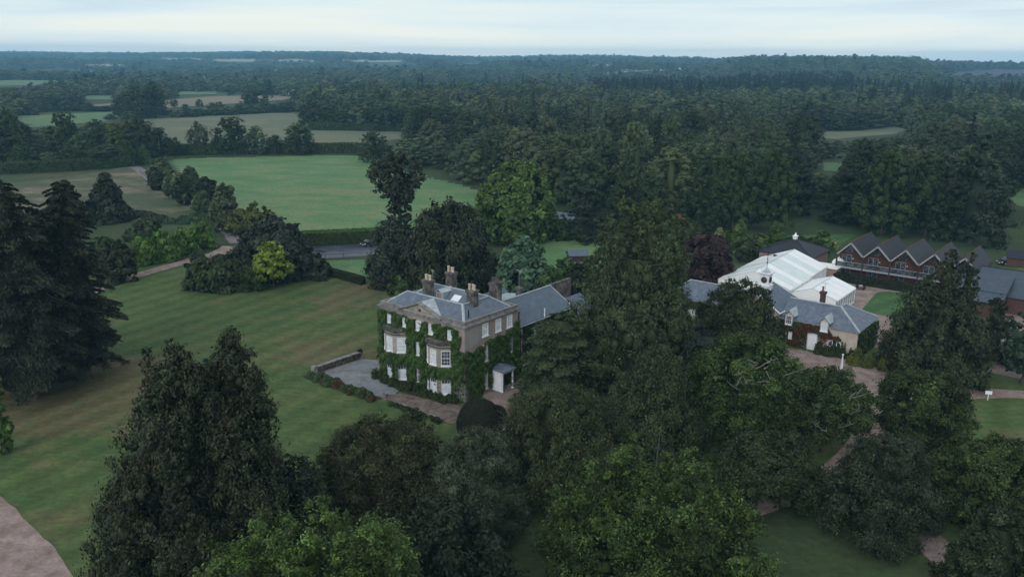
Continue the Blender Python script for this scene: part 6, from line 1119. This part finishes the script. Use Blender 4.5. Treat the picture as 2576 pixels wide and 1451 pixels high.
named = [  # hedgerow and field trees the photo shows one by one: u, base v, top v, width, colour, kind, label
 (20, 415, 281, 112, 'darkoak', 'b', 'large dark oak at the left edge beyond the dry bank'), (160, 400, 283, 84, 'oakd', 'b', 'tall oak left of centre in the row above the dry bank'), (246, 402, 302, 86, 'darkoak', 'b', 'broad dark oak right of the tall one in the row'), (300, 405, 306, 74, 'golden', 'b', 'golden-green tree in the row beyond the dry bank'), (346, 410, 293, 90, 'darkoak', 'b', 'dark oak right of the golden-green tree'), (405, 402, 322, 56, 'darkoak', 'b', 'rounded dark tree at the right end of the row'), (438, 392, 346, 40, 'oakd', 'b', 'low dark tree beside the stubble field corner'),
 (361, 415, 366, 30, 'chest', 'b', 'slim bright tree at the head of the lane'), (122, 422, 383, 54, 'willow', 'b', 'round pale bush in front of the left oaks'), (46, 428, 367, 52, 'oak', 'b', 'fresh green bush in front of the large left oak'), (178, 420, 370, 46, 'shrub', 'b', 'grey-green bush right of the pale round bush'), (270, 418, 364, 110, 'oakd', 'b', 'wide low thicket tree below the golden-green tree'), (318, 420, 352, 46, 'oak', 'b', 'upright mid-green tree left of the slim bright tree'), (90, 412, 352, 70, 'darkoak', 'b', 'dark tree filling the gap right of the large left oak'),
 (500, 388, 306, 58, 'grey', 'b', 'grey-green open tree in the hedgerow, left of the dark oak'), (580, 388, 295, 92, 'darkoak', 'b', 'dark rounded oak in the hedgerow beyond the pasture'), (645, 388, 318, 66, 'grey', 'b', 'grey-green tree touching the hedgerow oak'), (690, 388, 340, 44, 'shrub', 'b', 'low tree between the hedgerow oak and the round tree'), (751, 388, 311, 86, 'oakd', 'b', 'perfectly round green tree in front of the stubble field'), (545, 388, 345, 50, 'oakd', 'b', 'low dark tree at the foot of the hedgerow oak'), (942, 408, 330, 82, 'oakd', 'b', 'leafy tree at the far right corner of the pasture'),
 (785, 320, 250, 72, 'darkoak', 'b', 'dark spreading oak on the edge of the stubble field'), (830, 322, 262, 66, 'oakd', 'b', 'tree right of the spreading field-edge oak'), (880, 324, 262, 84, 'oakd', 'b', 'rounded tree in the clump beyond the stubble field'), (935, 326, 268, 80, 'darkoak', 'b', 'dark tree at the right of the clump beyond the stubble field'), (980, 328, 262, 80, 'oakd', 'b', 'tree where the clump meets the main wood'), (745, 262, 228, 40, 'oakd', 'b', 'small tree at the end of the brown field'),
 (350, 298, 216, 92, 'darkoak', 'b', 'biggest dark oak between the green and brown fields'), (388, 296, 206, 70, 'darkoak', 'b', 'tall dark oak overlapping the biggest one'), (310, 296, 240, 56, 'darkoak', 'b', 'dark oak at the left of the field oak group'), (277, 302, 287, 34, 'oakd', 'b', 'small round bush in the green field'), (438, 271, 251, 22, 'oakd', 'b', 'small round tree at the edge of the brown field, leftmost of three'), (466, 272, 262, 18, 'oakd', 'b', 'tiny round bush between small trees at the brown field'), (501, 270, 250, 22, 'oakd', 'b', 'small round tree at the edge of the brown field, middle of three'), (546, 286, 257, 56, 'shrub', 'b', 'grey-green thicket below the brown field'), (602, 285, 262, 44, 'oakd', 'b', 'low hedge tree right of the thicket'), (643, 272, 224, 78, 'darkoak', 'b', 'large dark oak standing across the brown field'), (686, 284, 262, 40, 'shrub', 'b', 'grey bush under the right side of that large oak'), (720, 284, 256, 44, 'oakd', 'b', 'bush at the far corner of the stubble field'),
 (185, 281, 265, 26, 'darkoak', 'b', 'small dark bush left of the hedge above the green field'), (222, 281, 259, 36, 'darkoak', 'b', 'round dark bush in the hedge above the green field'), (262, 281, 267, 30, 'darkoak', 'b', 'dark bush right in the hedge above the green field'), (78, 279, 262, 34, 'darkoak', 'b', 'low dark bush far left above the green field'),
 (1475, 600, 462, 160, 'holly', 'y', 'huge near-black holm oak behind the garden lawn'), (1600, 566, 318, 120, 'darkoak', 'y', 'tall dark conifer standing above the wood behind the giant conifer'), (1560, 582, 455, 90, 'darkoak', 'b', 'dark tree right of the huge near-black holm oak'), (1640, 580, 440, 100, 'darkoak', 'b', 'dark tree behind the top of the giant conifer'),
 (2460, 612, 345, 190, 'holly', 'y', 'tall open cedar at the right edge with bare trunk above the lodge'), (1760, 585, 445, 110, 'darkoak', 'b', 'dark tree beyond the kitchen garden, leftmost'), (1950, 580, 372, 130, 'oakd', 'b', 'oak with rounded top behind the kitchen garden'), (1850, 575, 378, 115, 'oakd', 'b', 'oak with pale gaps above the creamy bushes'), (2230, 590, 372, 140, 'oakd', 'b', 'broad oak directly behind the slate gables'), (2340, 595, 390, 130, 'darkoak', 'b', 'dark oak behind the fourth gable of the lodge')]
GN = []; hb = {'b': 18, 's': 22, 'y': 16}; rb = {'b': 6.6, 's': 4.2, 'y': 5.5}
for i, (u, vb, vt, w_, c_, kd, lb) in enumerate(named):
    y = G(u, vb)[1]; x, ht, dp = solve(u, y, vt); Rr = w_ * dp / F / 2; ms = {'b': mB, 'y': mY}[kd]; me = ms[i % len(ms)]
    r = empty('field_tree' if vb < 400 else 'woodland_tree', (x, y, 0), rw.uniform(0, 6), lb, 'tree'); k = link('crown', me, r); k.scale = (Rr / rb[kd], Rr / rb[kd], ht / hb[kd]); k.color = (*COL[c_], 1)
    t = link('trunk', trm, r); t.scale = (Rr / 6.6, Rr / 6.6, ht / 19); GN.append((x, y, Rr))
GNa = np.array(GN)
def clash(x, y): return (np.hypot(GNa[:, 0] - x, GNa[:, 1] - y) < GNa[:, 2] * .75).any()
cand = [c for c in cand if not clash(c[0], c[1])]
# the individuals that show largest, the rest as one wood
def size_px(c): return hb[c[4]] * c[3] * 2 / c[1]
bl_ = sorted([c for c in cand if c[4] == 'b' and abs(c[0]) < c[1] * .64], key=lambda c: -size_px(c))[:250]; sl_ = sorted([c for c in cand if c[4] == 's' and abs(c[0]) < c[1] * .64], key=lambda c: -size_px(c))[:170]; yl_ = sorted([c for c in cand if c[4] == 'y' and abs(c[0]) < c[1] * .64], key=lambda c: -size_px(c))[:60]
ind = set(id(c) for c in bl_ + sl_ + yl_)
MARKS = [(-9e9, 120, 'above the far left cedar'), (120, 300, 'above the black pine on the dry bank'), (300, 440, 'above the head of the lane'), (440, 640, 'beyond the stubble field'), (640, 800, 'beyond the round field tree'), (800, 960, 'above the ragged pine'), (960, 1120, 'right of the ragged pine'), (1120, 1240, 'left of the bright chestnut'), (1240, 1380, 'directly above the bright chestnut'),
         (1380, 1520, 'above the near-black holm oak'), (1520, 1680, 'above the giant conifer'), (1680, 1800, 'above the purple beech'), (1800, 1930, 'above the stable clock'), (1930, 2060, 'above the white roof lantern'), (2060, 2180, 'above the first lodge gable'), (2180, 2300, 'above the middle lodge gables'), (2300, 2430, 'above the twin-topped conifer'), (2430, 9e9, 'at the right edge')]
ROWS = [(500, 'wood front'), (440, 'wood second row'), (390, 'wood third row'), (350, 'wood middle'), (315, 'wood upper middle'), (285, 'wood rear half'), (262, 'wood far rear'), (240, 'distant wood'), (-999, 'skyline wood')]
def place(u, v): return f"{next(n for t, n in ROWS if v > t)} {next(n for a, b, n in MARKS if a <= u < b)}"
def tone(c): s = sum(c); return 'pale green' if s > .31 else 'light green' if s > .25 else 'mid-green' if s > .19 else 'deep green' if s > .14 else 'very dark'
def bulk(sx, sz): return 'tall' if sz > 1.05 else 'wide' if sx > 1.35 else 'small' if sx < 1.05 else 'rounded'
for i, c in enumerate(bl_ + sl_ + yl_):
    x, y, sx, sz, kd, col = c; u, v = PJ((x, y, 0)); zt = float(terr(x, y)); z_ = place(u, v); tn_ = tone(col); kn = {'b': 'broadleaf_tree', 's': 'spruce_tree', 'y': 'evergreen_tree'}[kd]
    ms = {'b': mB, 's': mS, 'y': mY}[kd]; o = link(kn, ms[i % len(ms)], None, (x, y, zt - .3)); o.rotation_euler = (0, 0, rw.uniform(0, 6.28)); o.scale = (sx, sx, sz); o.color = (*col, 1)
    wd_ = {'b': 'broadleaf', 's': 'spruce', 'y': 'evergreen'}[kd]; tag(o, f'{bulk(sx, sz)} {tn_} {wd_}, {z_}', 'tree', {'b': 'broadleaf trees of the big wood', 's': 'spruces of the big wood', 'y': 'evergreens of the big wood'}[kd])
seen = {}
for o in C.objects:
    if o.get('group', '').endswith('of the big wood'): seen.setdefault(o['label'], []).append(o)
ORD = ['first', 'second', 'third', 'fourth', 'fifth', 'sixth', 'seventh', 'eighth', 'ninth', 'tenth', 'eleventh', 'twelfth', 'thirteenth', 'fourteenth', 'fifteenth', 'sixteenth', 'seventeenth', 'eighteenth', 'nineteenth', 'twentieth', 'outermost']
for lb, os_ in seen.items():
    if len(os_) > 1:
        os_.sort(key=lambda o: PJ(o.location)[0])
        for k, o in enumerate(os_): o['label'] = (('left ' if k == 0 else 'right ') if len(os_) == 2 else ORD[min(k, 20)] + ' ') + lb + ('' if len(os_) == 2 else ' from left')
def merge(name, items, label, kind='stuff'):
    V = []; Q = []; T = []; tn = []; off = 0
    for x, y, z, sx, sz, g, col in items:
        a = rw.uniform(0, 6.28); ca, sa = math.cos(a) * sx, math.sin(a) * sx; v, q, t, c = g; W = np.empty((len(v), 3), np.float32); W[:, 0] = v[:, 0] * ca - v[:, 1] * sa + x; W[:, 1] = v[:, 0] * sa + v[:, 1] * ca + y; W[:, 2] = v[:, 2] * sz + z
        V.append(W); Q.append(q + off); T.append(t + off); tn.append(c * np.array(col)); off += len(v)
    o = link(name, mesh_np(name, np.vstack(V), np.vstack(Q), np.vstack(T), M['leaf'], tint=np.vstack(tn))); o.color = (1, 1, 1, 1); tag(o, label, 'wood', kind=kind); return o
rest = [c for c in cand if id(c) not in ind]; it = []
for c in rest:
    x, y, sx, sz, kd, col = c; g = (mid if kd != 's' else midS)[rw.randrange(5 if kd != 's' else 2)]; it.append((x, y, float(terr(x, y)) - .3, sx, sz, g, col))
merge('woodland', it, 'dense mixed woodland of rounded crowns and spruces stretching behind the estate')
# far country and hills, low detail crowns
it = []; y = 1000.
while y < 6800:
    step = 16 + (y - 1000) * .009; half = y * .66 + 60; x = -half
    while x < half:
        px_, py_ = x + rw.uniform(-.45, .45) * step, y + rw.uniform(-.45, .45) * step; x += step; zt = float(terr(px_, py_)); uu = 1288 + F * px_ / py_ / cp
        if py_ > np.interp(uu, EU, ED) * 1.06: continue
        n_ = math.sin(px_ * .009 + py_ * .004) * math.sin(py_ * .0065 - 1) + .4 * math.sin(px_ * .02)
        if uu < 1350 and n_ < -.42 and py_ < 4500: continue
        u, v = PJ((px_, py_, zt + 9)); s_ = max(1, step / 11.5); wu = 7 * s_ * F / py_
        if any(inpoly(np.array([u, u - wu, u + wu, u]), np.array([v, v, v, v + 3]), poly).any() for poly in VIS): continue
        kd = 's' if (1480 < uu < 2150 and py_ < 1500 and rw.random() < .8) or rw.random() < .05 else 'b'; col = PALS[rw.randrange(3)] if kd == 's' else PALB[int((n_ + 1.4) / 2.8 * 5 + rw.random() * 4) % len(PALB)]
        j = rw.uniform(.75, 1.2); g = (far if kd == 'b' else farS)[rw.randrange(4 if kd == 'b' else 2)]; it.append((px_, py_, zt - 1.5, s_ * rw.uniform(.8, 1.25), rw.uniform(.6, 1.05) * (1 if s_ < 2 else 1.15), g, tuple(q * j for q in col)))
    y += step * (.9 if y < 2500 else 1.15)
print('far trees', len(it), 'mid', len(rest), 'cand', len(cand))
merge('distant_woodland', it, 'far-off wooded countryside and tree-covered hills fading to blue at the skyline')
# field hedges
hedge('field_hedge', [G(430, 389), G(640, 387), G(900, 384), G(960, 402)], 7, 4.2, 'oakd', 'overgrown hedge along the far side of the pasture', 12000, .7, 7)
hedge('field_hedge', [G(0, 436), G(180, 428), G(330, 417)], 8, 3.6, 'oakd', 'thick bramble hedge below the left oaks', 9000, .7, 8)
hedge('field_hedge', [G(400, 291), G(560, 289), G(757, 279)], 6, 3.5, 'darkoak', 'hedge between the stubble field and the brown field', 5000, 1.0, 9)
hedge('field_hedge', [G(95, 283), G(200, 279), G(300, 281)], 6, 3.2, 'darkoak', 'hedge along the top of the green field on the left', 4000, 1.0, 10)
hedge('field_hedge', [G(780, 327), G(900, 329), G(1010, 331)], 6, 4, 'darkoak', 'hedge at the right end of the stubble field', 4000, .9, 11)
plantbed('bramble_patch', [G(180, 565), G(300, 552), G(420, 545)], 2.0, 14, 9000, (.045, .06, .03), 'scrubby bramble bank between the dry slope and the bamboo', .5, 12, 'scrub')
plantbed('bramble_patch', [G(430, 560), G(500, 545), G(560, 565)], 1.2, 9, 7000, (.05, .10, .05), 'green nettle bank beside the lane above the bamboo', .4, 13, 'scrub')
# ---------------------------------------------------------------- haze
b = MB(); b.box(-7700, 7700, -7700, 7700, -30, 122); hz = b.obj('haze', None or base_mat('haze_air')[0]); hz['kind'] = 'stuff'; hm = hz.data.materials[0]; t = hm.node_tree
for n_ in list(t.nodes):
    if n_.type == 'BSDF_PRINCIPLED': t.nodes.remove(n_)
pv = t.nodes.new('ShaderNodeVolumePrincipled'); pv.inputs['Color'].default_value = (.32, .70, 1.0, 1); pv.inputs['Density'].default_value = 0.00016; pv.inputs['Anisotropy'].default_value = 0.0
t.links.new(pv.outputs[0], t.nodes['Material Output'].inputs['Volume'])
print('objects', len(bpy.data.objects))
